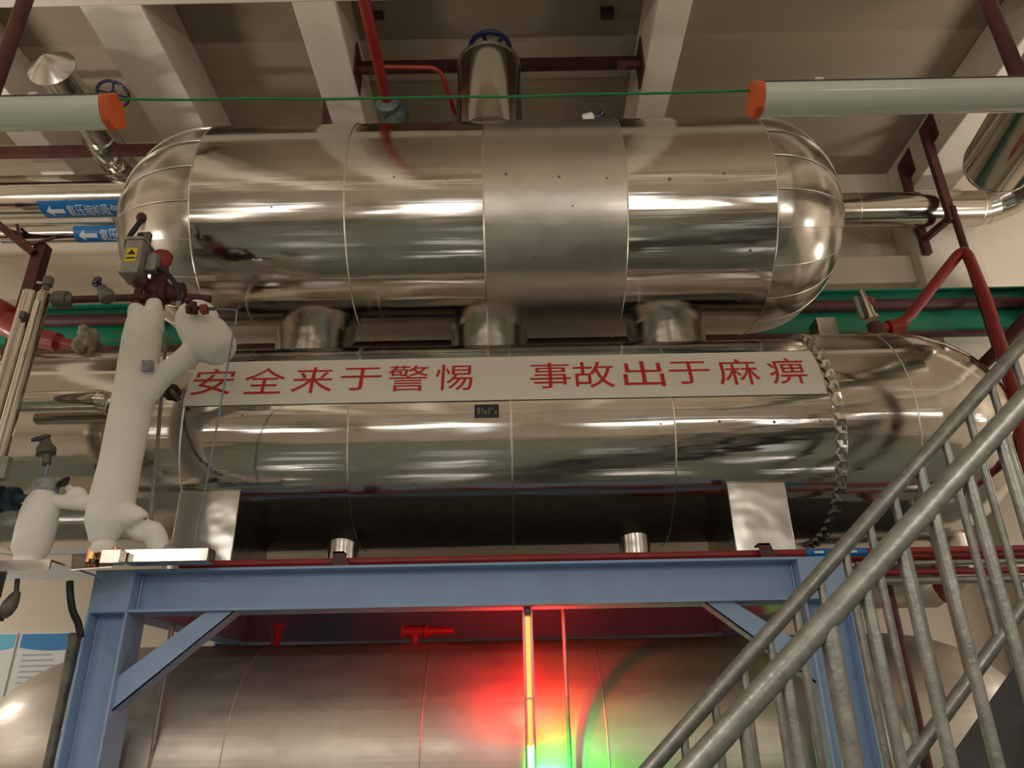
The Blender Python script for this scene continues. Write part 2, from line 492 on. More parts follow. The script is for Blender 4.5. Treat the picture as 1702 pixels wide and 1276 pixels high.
def screws(root, yc, zc, rr, pix):
    for (px, py, s_) in pix:
        p = oncyl(px, py, yc, zc, rr); nrm = (p - V((p.x, yc, zc))).normalized()
        MB().lathe(p - nrm * .002, nrm, [(0, .009 * s_), (.002, .008 * s_), (.004, .004 * s_)], 10).build('screw', 'screw', root)


# ---- upper tank
t = thing('storage_tank', 'upper stainless clad horizontal tank with gored dished ends, nearest the ceiling', 'tank', (-.2, UY, UZ - UR))
ux = [-2.11, -1.085, -.166, .786, 1.778]
for i, mm in enumerate(['clad', 'clad', 'clad_dull', 'clad']):
    shell(MB(), ux[i], ux[i + 1], UY, UZ, UR - .001 * (i % 2)).build('cladding_panel', mm, t)
cap(MB(), ux[0], -1, .80, UY, UZ, UR - .004).build('end_cap', ['gore', 'seam'], t)
cap(MB(), ux[4], 1, .71, UY, UZ, UR - .004).build('end_cap', ['gore', 'seam'], t)
for x in ux: seam(MB(), x, UY, UZ, UR).build('seam_band', 'seam', t)
for px_ in (515, 812, 1115):
    p = at(px_, 552, UY)
    MB().lathe((p.x, UY + .17, MZ + MR - .16), (0, 0, 1), [(0, .30), (.16, .30), (.20, .285), (.75, .285)], 48).build('neck', 'box_steel', t)
screws(t, UY, UZ, UR, [(841, 289, 1.3), (929, 294, 1.4), (1009, 296, 1.2), (1113, 298, 1.5), (1203, 288, 1.3), (888, 428, 1.4), (974, 432, 1.3),
                       (1164, 428, 1.4), (1247, 416, 1.2), (610, 438, 1), (683, 441, 1), (952, 342, .8), (744, 297, .9), (442, 442, 1), (451, 344, .8),
                       (1227, 500, .9), (630, 490, .7), (1062, 372, .8), (655, 294, .9)])

# ---- middle tank
t = thing('receiver_tank', 'middle stainless clad horizontal tank carrying the white slogan strip', 'tank', (0, MY, MZ - MR))
mx = [-1.94, -.966, -.009, .946, 1.907]
for i, mm in enumerate(['clad_gloss', 'clad', 'clad', 'clad_gloss']):
    shell(MB(), mx[i], mx[i + 1], MY, MZ, MR - .001 * (i % 2)).build('cladding_panel', mm, t)
shell(MB(), -3.15, mx[0], MY, MZ, MR - .012).build('cladding_panel', 'clad', t)
shell(MB(), mx[4], 2.50, MY, MZ, MR + .028).build('cladding_panel', 'clad', t)
cap(MB(), 2.50, 1, .78, MY, MZ, MR + .026, gores=0, power=2.1).build('end_cap', 'clad', t)
cap(MB(), -3.15, -1, .6, MY, MZ, MR - .014, gores=20).build('end_cap', ['gore', 'seam'], t)
for x in (mx[0], mx[1], mx[2], mx[3]): seam(MB(), x, MY, MZ, MR, .014 if x == mx[2] else .010).build('seam_band', 'seam', t)
seam(MB(), 2.36, MY, MZ, MR + .028).build('seam_band', 'seam', t)
# crimped ring at the joint with the wider section
mb = MB(); n = 108; vs = []; fs = []
for k in range(n):
    a = 2 * math.pi * k / n; dr = .030 if k % 2 else .012; tw = .010 if k % 2 else -.006
    for (dx, e) in ((-.030 + tw, 0), (-.024 + tw, dr), (.004 + tw, dr + .010), (.026, .034)):
        q = MR - .004 + e; vs.append((mx[4] + dx, MY + q * math.cos(a), MZ + q * math.sin(a)))
for k in range(n):
    k2 = (k + 1) % n
    for j in range(3): fs.append((k * 4 + j, k2 * 4 + j, k2 * 4 + j + 1, k * 4 + j + 1))
mb.add(vs, fs); mb.build('crimped_band', 'box_steel', t, smooth=12)
# clad saddle boxes
for (xa, xb, yt) in ((300, 401, 817), (1207, 1303, 803)):
    a = oncyl(xa, yt, MY, MZ, MR); b = oncyl(xb, yt, MY, MZ, MR)
    x0, x1 = a.x, b.x; z1 = a.z; z0 = 2.345
    mb = MB().box((x0, a.y - .012, z0), (x1, 4.80, z1)); mb.build('saddle_cladding', 'box_steel', t, bevel=.006)
for px_, py in ((577, 905), (1050, 892)):
    p = at(px_, py, MY)
    MB().lathe((p.x, MY - .1, 2.345), (0, 0, 1), [(0, .10), (.48, .10)], 32).build('drain_nozzle', 'box_steel', t)
screws(t, MY, MZ, MR, [(1196, 700, .9), (1287, 701, 1.1), (1364, 699, .8), (958, 803, .8), (690, 805, .7), (1098, 704, .7), (870, 804, .6), (403, 690, .7)])
p = at(1369, 545, MY + .25)
MB().box((p.x - .075, MY + .18, MZ + MR - .15), (p.x + .07, MY + .34, p.z + .055)).build('nozzle_box', 'box_steel', t, bevel=.004)

# ---- slogan strip
pa = oncyl(600, 599.5, MY, MZ, MR); pb = oncyl(600, 670, MY, MZ, MR)
th1 = math.asin((pa.z - MZ) / MR); th0 = math.asin((pb.z - MZ) / MR); thc = (th0 + th1) / 2
xs0 = oncyl(314, 640, MY, MZ, MR).x; xs1 = oncyl(1386, 640, MY, MZ, MR).x
t = thing('slogan_sign', 'long white strip with red safety slogan wrapped on the middle tank', 'sign', (0, MY - MR, MZ))
mb = MB(); wrapped_sheet(mb, xs0, mx[4] - .045, th0, th1, MY, MZ, MR + .006); mb.build('strip', 'signw', t)
for ch, px_ in zip('安全来于警惕事故出于麻痹', (355, 440, 520, 600, 678, 755, 915, 987, 1070, 1147, 1228, 1310)):
    p = oncyl(px_, 634 - (px_ - 600) * .0155, MY, MZ, MR)
    mb = MB(); hh = .212 if ch not in '于' else .185
    wrapped_text(mb, ch, .246 if ch not in '惕痹' else .225, hh, p.x, thc - .005, MY, MZ, MR + .0095, bold=.0)
    mb.build('letter', 'signr', t, smooth=0)

# ---- dark plate below the strip
p = oncyl(809, 683, MY, MZ, MR); th = math.asin((p.z - MZ) / MR)
t = thing('name_plate', 'small dark printed plate stuck just below the slogan strip', 'plate', (p.x, MY - MR, p.z - .04))
mb = MB(); wrapped_sheet(mb, p.x - .072, p.x + .072, th - .06, th + .06, MY, MZ, MR + .001); mb.build('plate', 'plaque', t)
mb = MB()
for (a, b, c, d) in ((-.055, -.040, -.03, .03), (-.03, -.02, -.01, .03), (-.015, .0, -.03, .005), (.01, .02, -.03, .03), (.025, .04, .01, .03), (.045, .06, -.03, .0)):
    wrapped_sheet(mb, p.x + a, p.x + b, th + c, th + d, MY, MZ, MR + .0035, t=.001, n=4)
mb.build('print', 'plaqueg', t)

# ---- bottom tank
BY, BZc, BR = 4.86, 1.338, .70
t = thing('lower_tank', 'tarnished horizontal tank standing inside the blue frame', 'tank', (-.1, BY, BZc - BR))
bxs = [-2.35, -1.50, -.50, .45, 1.4, 2.25]
for i in range(5):
    shell(MB(), bxs[i], bxs[i + 1], BY, BZc, BR - .001 * (i % 2)).build('cladding_panel', 'clad_brown', t)
cap(MB(), bxs[0], -1, .86, BY, BZc, BR - .003, gores=0).build('end_cap', 'clad_brown', t)
cap(MB(), bxs[-1], 1, .80, BY, BZc, BR - .003, gores=0).build('end_cap', 'clad_brown', t)
for x in bxs[:-1]: seam(MB(), x, BY, BZc, BR, .008, .003).build('seam_band', 'clad_brown', t)
for x in (-1.6, 1.3):
    MB().box((x - .12, BY - .5, 0), (x + .12, BY + .5, BZc - .45)).build('saddle', 'blue', t, bevel=.006)

# ================================================================== blue frame
FZ0, FZ1 = 2.124, 2.339
FX = [(-2.18, -1.975), (1.462, 1.70)]


def hcol(mb, x0, x1, y0, y1, z0, z1, tf=.012):              # open side of the H towards the viewer
    mb.box((x0, y0, z0), (x0 + tf, y1, z1)); mb.box((x1 - tf, y0, z0), (x1, y1, z1))
    mb.box((x0 + tf, (y0 + y1) / 2 - .005, z0), (x1 - tf, (y0 + y1) / 2 + .005, z1)); return mb


def hbeam(mb, x0, x1, y0, y1, z0, z1, tf=.013):
    mb.box((x0, y0, z0), (x1, y1, z0 + tf)); mb.box((x0, y0, z1 - tf), (x1, y1, z1))
    mb.box((x0, (y0 + y1) / 2 - .005, z0 + tf), (x1, (y0 + y1) / 2 + .005, z1 - tf)); return mb


t = thing('support_stand', 'blue painted welded steel frame standing under the middle tank', 'frame', (-.24, 4.6, 0))
for (a, b) in FX:
    for (ya, yb) in ((3.9, 4.1), (5.62, 5.82)):
        hcol(MB(), a, b, ya, yb, .012, FZ0).build('column', 'blue', t)
        MB().box((a - .05, ya - .05, 0), (b + .05, yb + .05, .012)).build('base_plate', 'blue', t)
    MB().box((a, 3.9, FZ0), (b, 4.1, FZ1)).build('corner_block', 'blue', t, bevel=.004)
    MB().box((a, 5.62, FZ0), (b, 5.82, FZ1)).build('corner_block', 'blue', t, bevel=.004)
    MB().box((a + .02, 4.1, FZ0 + .01), (b - .02, 5.62, FZ1 - .002)).build('cross_beam', 'blue', t)
hbeam(MB(), FX[0][1], FX[1][0], 3.9, 4.1, FZ0, FZ1).build('front_beam', 'blue', t)
hbeam(MB(), FX[0][1], FX[1][0], 5.62, 5.82, FZ0, FZ1).build('rear_beam', 'blue', t)
MB().box((FX[0][1], 4.102, FZ1 - .010), (FX[1][0], 5.618, FZ1 - .001)).build('light_block_plate', 'galvd', t)  # added plate, blocks gauge light and darkens the middle tank's reflection
MB().box((FX[1][1], 4.25, FZ1 - .012), (2.55, 5.5, FZ1 - .002)).build('dark_reflection_plate', 'galvd', t)  # added plate, carries the dark reflection on to the tank's right end
for sg, (x0, x1) in ((1, (FX[0][1], at(372, 1022, 3.95).x)), (-1, (FX[1][0], at(1190, 1008, 3.95).x))):
    za = at(232 if sg > 0 else 1345, 1150 if sg > 0 else 1105, 3.95).z
    p = V((x0, 0, za)); q = V((x1, 0, FZ0))
    d = (q - p).normalized(); nn = V((-d.z * sg, 0, d.x * sg)) * .062
    ang = d
    poly = [V((x0, 3.93, za - .085)), V((x1 + sg * .062, 3.93, FZ0)), V((x1 - sg * .085, 3.93, FZ0)), V((x0, 3.93, za + .075))]
    MB().prism(poly, (0, .011, 0)).build('brace', 'blue', t)
    lo = [V((x0, 3.93, za - .085)), V((x1 + sg * .062, 3.93, FZ0)), V((x1 + sg * .052, 3.93, FZ0)), V((x0, 3.93, za - .075))]
    MB().prism(lo, (0, .10, 0)).build('brace_flange', 'blue', t)
for (a, b) in FX:
    s_ = 1 if a < 0 else -1; xe = b if a < 0 else a
    MB().tube([(xe + s_ * .006, 3.995 - .012, FZ0 + .02), (xe + s_ * .006, 3.995 - .012, FZ1 - .02)], .005, 8).build('weld', 'weld', t)
    MB().tube([(a + .016, 3.992, .3), (a + .016, 3.992, FZ0 - .03)], .004, 8).build('weld', 'weld', t)

# ---- red pipes lying along the frame
def long_pipe(name, label, a, b, rr, mm, grp='pipes lying along the top of the blue frame'):
    return tag(MB().tube([a, b], rr, 16).build(name, mm), label, 'pipe', grp)


pz = FZ1 + .042
long_pipe('steam_pipe', 'red pipe lying on the front beam of the blue frame along its whole length', (-1.80, 4.03, pz), (4.0, 4.03, pz), .022, 'red')
long_pipe('steam_pipe', 'red pipe behind the front one, reaching past the right end of the frame', (.75, 4.13, pz - .018), (4.0, 4.13, pz - .018), .022, 'red')
long_pipe('steam_pipe', 'lowest red pipe seen through the stair rails, right of the frame', (1.78, 3.98, 2.262), (4.0, 3.98, 2.262), .017, 'red')
long_pipe('conduit_pipe', 'thin reddish grey conduit between the red pipes right of the frame', (1.78, 3.95, 2.302), (4.0, 3.95, 2.302), .014, 'galv')
long_pipe('conduit_pipe', 'grey conduit below the red pipes right of the frame', (1.72, 3.97, 2.216), (4.0, 3.97, 2.216), .020, 'galv')
for px_, py, lb in ((568, 920, 'left red angle clip on the front red pipe'), (1270, 908, 'red angle clip on the front red pipe beside the right saddle box')):
    p = at(px_, py, 3.99)
    mb = MB().prism([(p.x - .035, 3.955, FZ1), (p.x + .055, 3.955, FZ1), (p.x + .02, 3.955, FZ1 + .085), (p.x - .04, 3.955, FZ1 + .085)], (0, .008, 0))
    mb.box((p.x - .04, 3.955, FZ1 + .075), (p.x + .02, 4.03, FZ1 + .085))
    tag(mb.build('angle_clip', 'dred'), lb, 'clip', 'clips on the frame pipe')
t = thing('pipe_label', 'blue pipe marker wrapped on the red pipes at the right frame corner', 'label', (1.6, 4.0, pz - .02))
for (a, b, yy, zz, rr) in ((1340, 1385, 4.03, pz, .0235), (1395, 1440, 4.03, pz, .0235)):
    pa_, pb_ = at(a, 905, 4.0).x, at(b, 905, 4.0).x
    MB().tube([(pa_, yy, zz), (pb_, yy, zz)], rr, 18).build('sleeve', 'lblue', t)
    MB().box((pa_ + .04, yy - rr - .001, zz - .006), (pa_ + .09, yy - rr + .004, zz + .006)).build('print', 'lwhite', t)

# ---- red/green level gauge lamp and thin pipe
GY = 3.985
g = at(880, 1150, GY)


def led_gauge(label, gx, gy, z0, zm, z1, top, group, sc=1.0):
    t = thing('level_gauge', label, 'gauge', (gx, gy, z0 - .03), group)
    MB().box((gx - .026 * sc, gy + .018, z0 - .03), (gx + .026 * sc, gy + .052, top)).build('casing', 'gaugec', t, bevel=.003)
    MB().tube([(gx, gy, zm), (gx, gy, z1)], .011 * sc, 14).build('red_light', 'ledr', t)
    MB().tube([(gx, gy, z0), (gx, gy, zm)], .011 * sc, 14).build('green_light', 'ledg', t)
    for s_ in (-1, 1): MB().box((gx + s_ * .022 * sc - .003, gy - .010, z0 - .03), (gx + s_ * .022 * sc + .003, gy + .02, z1 + .015)).build('side_rail', 'gaugec', t)
    return t


zb = at(884, 1240, GY).z
t = led_gauge('lit vertical gauge tube glowing red above and green below, under the blue beam', g.x, GY, .95, zb, FZ0 - .05, FZ0 - .015, None)
zc2 = at(878, 1160, GY).z
MB().box((g.x - .026, GY - .02, zc2 - .006), (g.x + .026, GY + .02, zc2 + .002)).build('clamp', 'gaugec', t)
MB().lathe((g.x, GY, FZ0 - .045), (0, 0, 1), [(0, .013), (.02, .018), (.045, .018)], 16).build('top_fitting', 'castg', t)
# lights added beside the gauge tube, widening its glow on the tank
for s_, w_ in ((-1, 8), (1, 8)):
    area('gauge_red_fill', (g.x + s_ * .042, GY - .01, FZ0 - .24), .02, .34, w_, (1, .012, .010), (R(90), 0, R(-s_ * 10)))
area('gauge_green_fill', (g.x + .08, GY - .02, zb - .27), .02, .34, 13, (.012, 1, .06), (R(102), 0, R(-26)), 125)
# the same kind of gauge on a post behind the camera, mirrored in the tanks
t = led_gauge('second lit gauge on a post across the aisle, mirrored in the tanks', 2.45, -.7, .95, 1.45, 2.0, 2.05, None, 3.0)
MB().box((2.42, -.66, 0), (2.48, -.60, 2.05)).build('post', 'gaugec', t)
p = at(942, 1150, 4.10)
tag(MB().tube([(p.x, 4.10, .5), (p.x, 4.10, FZ0)], .011, 12).build('drain_pipe', 'galv'), 'thin grey pipe hanging beside the lit gauge tube', 'pipe')
for x, y, pts, nm in ((270, 1150, [(292, 1010, 4.17), (255, 1276, 4.17)], 'nearer'), (262, 1150, [(285, 1040, 4.2), (246, 1276, 4.2)], 'farther')):
    a = at(*pts[0]); 
    xx = a.x + (0 if nm == 'nearer' else -.0)
    tag(MB().tube([(xx, a.y, .05), (xx, a.y, FZ0 - .002)], .011, 10).build('conduit_pipe', 'galv'),
        ('thicker' if nm == 'nearer' else 'thinner') + ' of two bright conduits behind the left brace of the blue frame', 'conduit')

# ---- valves on the bottom tank
p = at(695, 1037, 4.75); zt = 2.02
t = thing('relief_valve', 'red valve lying on top of the bottom tank under the blue beam', 'valve', (p.x, 4.75, zt))
mb = MB().lathe((p.x - .10, 4.75, 2.095), (1, 0, 0), [(0, .04), (.02, .04), (.02, .032), (.14, .032), (.14, .042), (.165, .042), (.165, .03), (.19, .03)], 20)
mb.lathe((p.x - .02, 4.75, 2.0), (0, 0, 1), [(0, .03), (.03, .03), (.03, .024), (.07, .024)], 16); mb.build('body', 'capred', t)
MB().lathe((p.x + .09, 4.75, 2.095), (1, 0, 0), [(0, .024), (.1, .02), (.13, .016)], 16).build('bonnet', 'red', t)
for dx in (-.09, .055): MB().lathe((p.x + dx, 4.72, 2.10), (0, 0, 1), [(0, .008), (.04, .008)], 8).build('bolt', 'castg', t)
p = at(460, 1045, 4.75)
tag(MB().lathe((p.x, 4.75, 2.0), (0, 0, 1), [(0, .035), (.02, .03), (.12, .03), (.12, .045), (.15, .045)], 18).build('pipe_stub', 'capred'), 'red pipe stub on the bottom tank near the left brace', 'pipe')

# ================================================================== frosted piping at the left (plane about 3.7 m away)
FY = 3.72


def P(x, y, Y=FY): return at(x, y, Y)
def rp(n, x, y, Y=FY): return n * ppm(x, y, Y)


def ftube(mb, pix, sub=5, n=20):
    pts = [P(q[0], q[1], FY + (q[3] if len(q) > 3 else 0)) for q in pix]
    rad = [rp(q[2], q[0], q[1]) for q in pix]
    cp = catmull(pts, sub); rr = []
    for i in range(len(rad) - 1):
        for k in range(sub): rr.append(rad[i] + (rad[i + 1] - rad[i]) * k / sub)
    rr.append(rad[-1]); mb.tube(cp, rr, n); return mb


base = P(172, 915)
t = thing('frosted_pipe', 'thick white frosted standpipe with branches in front of the middle tank', 'pipe', base)
mb = MB()
ftube(mb, [(238, 523, 19), (238, 534, 26), (236, 565, 31), (228, 620, 32), (214, 700, 33), (200, 770, 33), (187, 830, 36), (178, 868, 35), (172, 892, 24), (170, 904, 18)])
ftube(mb, [(226, 506, 8), (226, 511, 12.5), (227, 522, 14), (229, 560, 17)]); ftube(mb, [(256, 500, 12), (256, 508, 13), (255, 520, 17), (250, 550, 22)])
ftube(mb, [(218, 690, 20), (242, 658, 20), (270, 625, 19), (300, 602, 19), (322, 582, 20), (334, 560, 24), (333, 535, 30)])
ftube(mb, [(322, 517, 14), (322, 534, 30), (336, 552, 36), (352, 568, 37), (366, 582, 31), (374, 590, 21)])
mb.sphere(P(328, 532), rp(35, 328, 532)); mb.sphere(P(345, 560), rp(38, 345, 560))
ftube(mb, [(175, 834, 16), (140, 836, 13), (108, 834, 12), (76, 832, 12)])
mb.sphere(P(128, 825), rp(17, 128, 825)); ftube(mb, [(130, 825, 11), (118, 814, 7), (110, 807, 6)])
ftube(mb, [(190, 855, 26), (218, 858, 21), (232, 862, 16), (236, 866, 12)])
ftube(mb, [(212, 872, 12, .04), (236, 886, 16, .05), (252, 884, 20, .06), (262, 902, 18, .07), (266, 925, 16, .08)])
soft_union('frost_skin', mb, 'frost', t, .008, 9)
mb = MB(); c = P(62, 870); xx = c.x
mb2 = MB()
for (a, b, q) in ((0, 0, 0),): pass
zc_ = lambda y: P(62, y).z
prof = [(zc_(940), 21), (zc_(926), 21), (zc_(922), 24), (zc_(912), 29), (zc_(880), 30), (zc_(850), 29), (zc_(832), 26), (zc_(822), 20), (zc_(812), 19)]
k_ = ppm(62, 870, FY)
mb2.lathe((xx, FY, 0), (0, 0, 1), [(a, b * k_) for a, b in prof], 32)
mb2.build('frost_bottle', 'frost', t, smooth=60)
MB().lathe((xx, FY, 0), (0, 0, 1), [(zc_(822), 19.5 * k_), (zc_(815), 20 * k_), (zc_(803), 20 * k_), (zc_(798), 16 * k_)], 32).build('frost_collar', 'frostg', t, smooth=60)
MB().lathe((xx, FY, 0), (0, 0, 1), [(zc_(943), 22 * k_), (zc_(928), 21.5 * k_)], 32).build('neck_ring', 'frost', t)
MB().lathe(P(172, 912), (0, 0, 1), [(-.04, .045), (.0, .06), (.012, .06), (.012, .056), (.035, .056)], 24).build('neck_ring', 'frost', t)
mb = MB().lathe(P(171, 925), (0, 0, 1), [(-.02, .035), (.0, .05), (.028, .05)], 20)
for dx in (-.062, .062): mb.lathe(P(171, 921) + V((dx, -.01, -.01)), (0, 0, 1), [(-.03, .012), (.04, .012)], 8)
mb.build('flange', 'copper', t)
MB().lathe(P(153, 922, FY - .06), (0, 0, 1), [(-.02, .012), (.015, .012)], 8).build('plug', 'brass', t)
c = P(246, 608, FY - rp(30, 240, 608))
mb = MB().obox(c, V((.026, .006, .004)), V((0, .012, 0)), V((-.004, 0, .03))); mb.sphere(c + V((.006, -.014, .01)), .018, n=10); mb.sphere(c + V((.012, -.012, -.016)), .014, n=10)
mb.build('clamp_pad', 'frostg', t)
MB().wheel(P(105, 801, FY - .02), V((-.4, -.7, .5)), rp(9, 104, 801), .010, 3).build('handwheel', 'blackr', t)
MB().lathe(P(238, 858), (.5, -.4, .1), [(-.01, .02), (.012, .02)], 12).build('plug', 'blackr', t)
MB().lathe(P(266, 915, FY + .08), (.5, .35, -.35), [(0, .055), (.07, .055)], 20).build('cuff', 'frostg', t)
mb = MB().lathe(P(320, 516, FY - .16), (.1, -.4, 1), [(-.02, .03), (.01, .03), (.01, .04), (.025, .04), (.025, .022), (.05, .018)], 14)
mb.lathe(P(313, 520, FY - .20), (0, -.6, 1), [(0, .014), (.03, .014)], 8); mb.lathe(P(324, 517, FY - .20), (0, -.6, 1), [(0, .014), (.03, .014)], 8)
mb.sphere(P(313, 500, FY - .16), .022, n=10); mb.build('top_flange', 'dredr', t)
MB().bar(P(334, 515, FY - .17), P(345, 513, FY - .17), .045, .04).build('nut_block', 'capred', t)
MB().tube([P(344, 513, FY - .17), P(358, 513, FY - .17)], .010, 8).build('stem', 'castg', t)

# capillary
tag(MB().tube(fillet([P(352, 513, 3.55), P(395, 515, 3.58), P(357, 728, 3.75), P(318, 938, 3.88)], .02), .005, 8).build('capillary_tube', 'capil'),
    'thin bent grey blue tube hanging from the frosted bulb across the slogan strip', 'tube')
tag(MB().tube([P(276, 560, 3.95), P(262, 735, 3.86), P(246, 914, 3.78)], .0105, 10).build('conduit_rod', 'galv'),
    'slim steel rod standing just right of the frosted standpipe', 'rod')

# actuator valve on the standpipe
b = P(226, 505, FY)
t = thing('valve_actuator', 'grey motor valve head with yellow sticker above the frosted standpipe', 'valve', b)
c = P(227, 434, FY - .05); hx = rp(14.5, 227, 434); hz = (P(227, 408).z - P(227, 460).z) / 2
MB().obox(c, V((hx, -hx * .0, 0)), V((0, .065, 0)), V((0, 0, hz))).build('housing', 'boxg', t, bevel=.010)
MB().obox(c + V((0, 0, hz + .008)), V((hx * 1.06, 0, 0)), V((0, .069, 0)), V((0, 0, .010))).build('lid', 'boxg', t, bevel=.004)
MB().obox(c + V((0, 0, -hz - .004)), V((hx * 1.06, 0, 0)), V((0, .069, 0)), V((0, 0, .006))).build('lower_lip', 'boxg', t, bevel=.003)
MB().obox(c + V((.0, -.0665, .0)), V((hx * .62, 0, 0)), V((0, .0015, 0)), V((0, 0, hz * .42))).build('sticker', 'yellow', t)
fy = c.y - .0695
MB().prism([(c.x - .026, fy, c.z + .002), (c.x + .026, fy, c.z + .002), (c.x, fy, c.z + .036)], (0, .002, 0)).build('warning_mark', 'ink', t)
MB().obox(c + V((0, -.069, -.022)), V((hx * .5, 0, 0)), V((0, .001, 0)), V((0, 0, .005))).build('print', 'ink', t)
mb = MB().lathe(b + V((.0, 0, .0)), (0, 0, 1), [(-.02, .026), (.10, .024), (.12, .045), (.17, .05)], 16)
mb.lathe(b + V((.02, 0, .02)), (0, 0, 1), [(0, .04), (.02, .04)], 12); mb.build('stem', 'dredr', t)
MB().obox(c + V((hx + .03, .03, .0)), V((.03, 0, 0)), V((0, .03, 0)), V((0, 0, .06))).build('side_box', 'boxg', t, bevel=.008)
MB().obox(c + V((.012, .02, hz + .055)), V((.030, 0, 0)), V((0, .018, 0)), V((0, 0, .045))).build('coil_bracket', 'castg', t, bevel=.003)
MB().obox(P(233, 398, FY - .07), V((.012, 0, 0)), V((0, .02, 0)), V((0, 0, .035))).build('connector', 'blackr', t)
MB().obox(P(240, 368, FY), V((.010, 0, 0)), V((0, .006, 0)), V((0, 0, .06))).build('cable_plate', 'lampw', t)
MB().tube(catmull([P(236, 362, FY - .03), P(229, 374, FY - .05), P(216, 392, FY - .06), P(211, 408, FY - .06), P(213, 424, FY - .05)], 6), .016, 12).build('cable', 'blackr', t)
MB().sphere(P(235, 362, FY - .03), .03, (1, 1, 1.2), 12).build('cable_gland', 'dredr', t)
MB().tube(catmull([P(258, 447, FY), P(272, 450, FY - .02), P(286, 464, FY - .02), P(296, 482, FY), P(298, 500, FY + .02)], 6), .015, 12).build('cable', 'blackr', t)

b = P(258, 505, FY + .06)
t = thing('relief_valve', 'rusty red valve with red cap behind the grey motor valve head', 'valve', b)
q = P(270, 432, FY + .06) - b
ax = q.normalized(); L = q.length
MB().lathe(b, ax, [(-.03, .055), (.04, .05), (.06, .07), (.10, .07), (.13, .05), (L - .06, .045)], 20).build('body', 'dredr', t)
MB().lathe(b, ax, [(L - .07, .036), (L - .03, .042), (L - .02, .052), (L + .03, .058), (L + .045, .05), (L + .05, .02)], 24).build('cap', 'capred', t)
mb = MB().lathe(P(285, 487, FY + .06), (1, .1, 0), [(-.09, .05), (-.05, .05), (-.05, .07), (-.02, .07), (-.02, .05), (.04, .05), (.04, .065), (.07, .065)], 18)
mb.tube([P(290, 492, FY + .06), P(350, 497, FY + .09)], .024, 10); mb.build('side_flange', 'dredr', t)
MB().obox(P(298, 500, FY + .02), V((.012, 0, 0)), V((0, .01, 0)), V((0, 0, .05))).build('connector', 'boxg', t)

# small valve above the frosted bottle
t = thing('stop_valve', 'small brown valve on a thin stem above the frosted bottle', 'valve', P(74, 800))
mb = MB().tube([P(74, 801), P(80, 770)], .007, 8); mb.build('stem', 'capil', t)
MB().lathe(P(77, 772), V((-.28, 0, 1)), [(0, .022), (.05, .026), (.06, .048), (.09, .05), (.12, .03), (.17, .02)], 16).build('body', 'castg', t)
MB().wheel(P(67, 728), V((-.15, -.55, .8)), rp(13, 67, 729), .008, 3).build('handwheel', 'navy', t)
t = thing('flange_valve', 'dark teal frosted flange reaching in from the left edge beside the frosted bottle', 'valve', P(10, 832))
MB().lathe(P(-14, 830), (1, 0, 0), [(0, .07), (.05, .07), (.05, .05), (.09, .05), (.09, .065), (.13, .062), (.13, .03), (.2, .018)], 18).build('flange', 'teal', t)
MB().tube([P(22, 832), P(44, 833)], .014, 10).build('pipe', 'frost', t)

# tall steel gauge tubes
TY = 3.62
t = thing('float_column', 'tall shiny twin tube steel column at the left edge', 'column', (P(0, 790, TY).x, TY, P(0, 800, TY).z))
a = P(52, 487, TY); MB().tube([V((a.x, TY, 2.62)), V((a.x, TY, a.z))], rp(14, 50, 600, TY), 24).build('tube', 'pipe_steel', t)
c = P(76, 480, TY - .02); rr = rp(11, 60, 600, TY)
MB().lathe((c.x, TY - .02, 2.62), (0, 0, 1), [(0, rr), (c.z - 2.66, rr), (c.z - 2.64, rr * .8), (c.z - 2.62, rr * .3)], 24).build('tube', 'pipe_steel', t)
d = P(63, 500, TY - .06); MB().tube([V((d.x, TY - .06, 2.62)), V((d.x, TY - .06, d.z))], rp(5, 60, 600, TY), 12).build('sight_strip', 'seam', t)
MB().lathe((c.x + .002, TY - .02, c.z), (0, 0, 1), [(-.05, .018), (.02, .018), (.02, .028), (.07, .028), (.08, .015)], 16).build('top_nipple', 'castg', t)
MB().tube([(c.x, TY - .02, c.z + .035), (c.x - .06, TY - .02, c.z + .045)], .007, 8).build('vent_screw', 'seam', t)
for yy in (590, 525): 
    q = P(40, yy, TY - .05); MB().obox(q, V((.014, 0, 0)), V((0, .02, 0)), V((0, 0, .02))).build('bracket', 'castg', t)
q = P(4, 778, TY - .05); MB().obox(q, V((.03, 0, 0)), V((0, .02, 0)), V((0, 0, .06))).build('bracket', 'boxg', t, bevel=.004)
MB().tube([P(74, 497, TY), P(90, 497, TY)], .018, 10).build('nozzle', 'pipe_steel', t)

t = thing('union_pipe', 'thin dark red pipe with grey flange joining the twin tube column to the valve', 'pipe', P(165, 497, TY))
MB().lathe(P(88, 498, TY), (1, .05, 0), [(0, .03), (.01, .048), (.04, .052), (.045, .05), (.085, .05), (.085, .035), (.11, .02)], 20).build('flange', 'castg', t)
MB().tube([P(112, 498, TY), P(243, 494, FY)], .021, 12).build('pipe', 'dred', t)
mb = MB().lathe(P(178, 493, TY), V((-.55, -.12, .8)), [(-.02, .045), (.03, .042), (.04, .03), (.07, .026), (.075, .013), (.125, .011)], 16); mb.build('bonnet', 'castg', t)
MB().wheel(P(161, 468, TY - .02), V((-.35, -.9, -.05)), rp(8, 161, 468, TY), .007, 4).build('handwheel', 'navy', t)

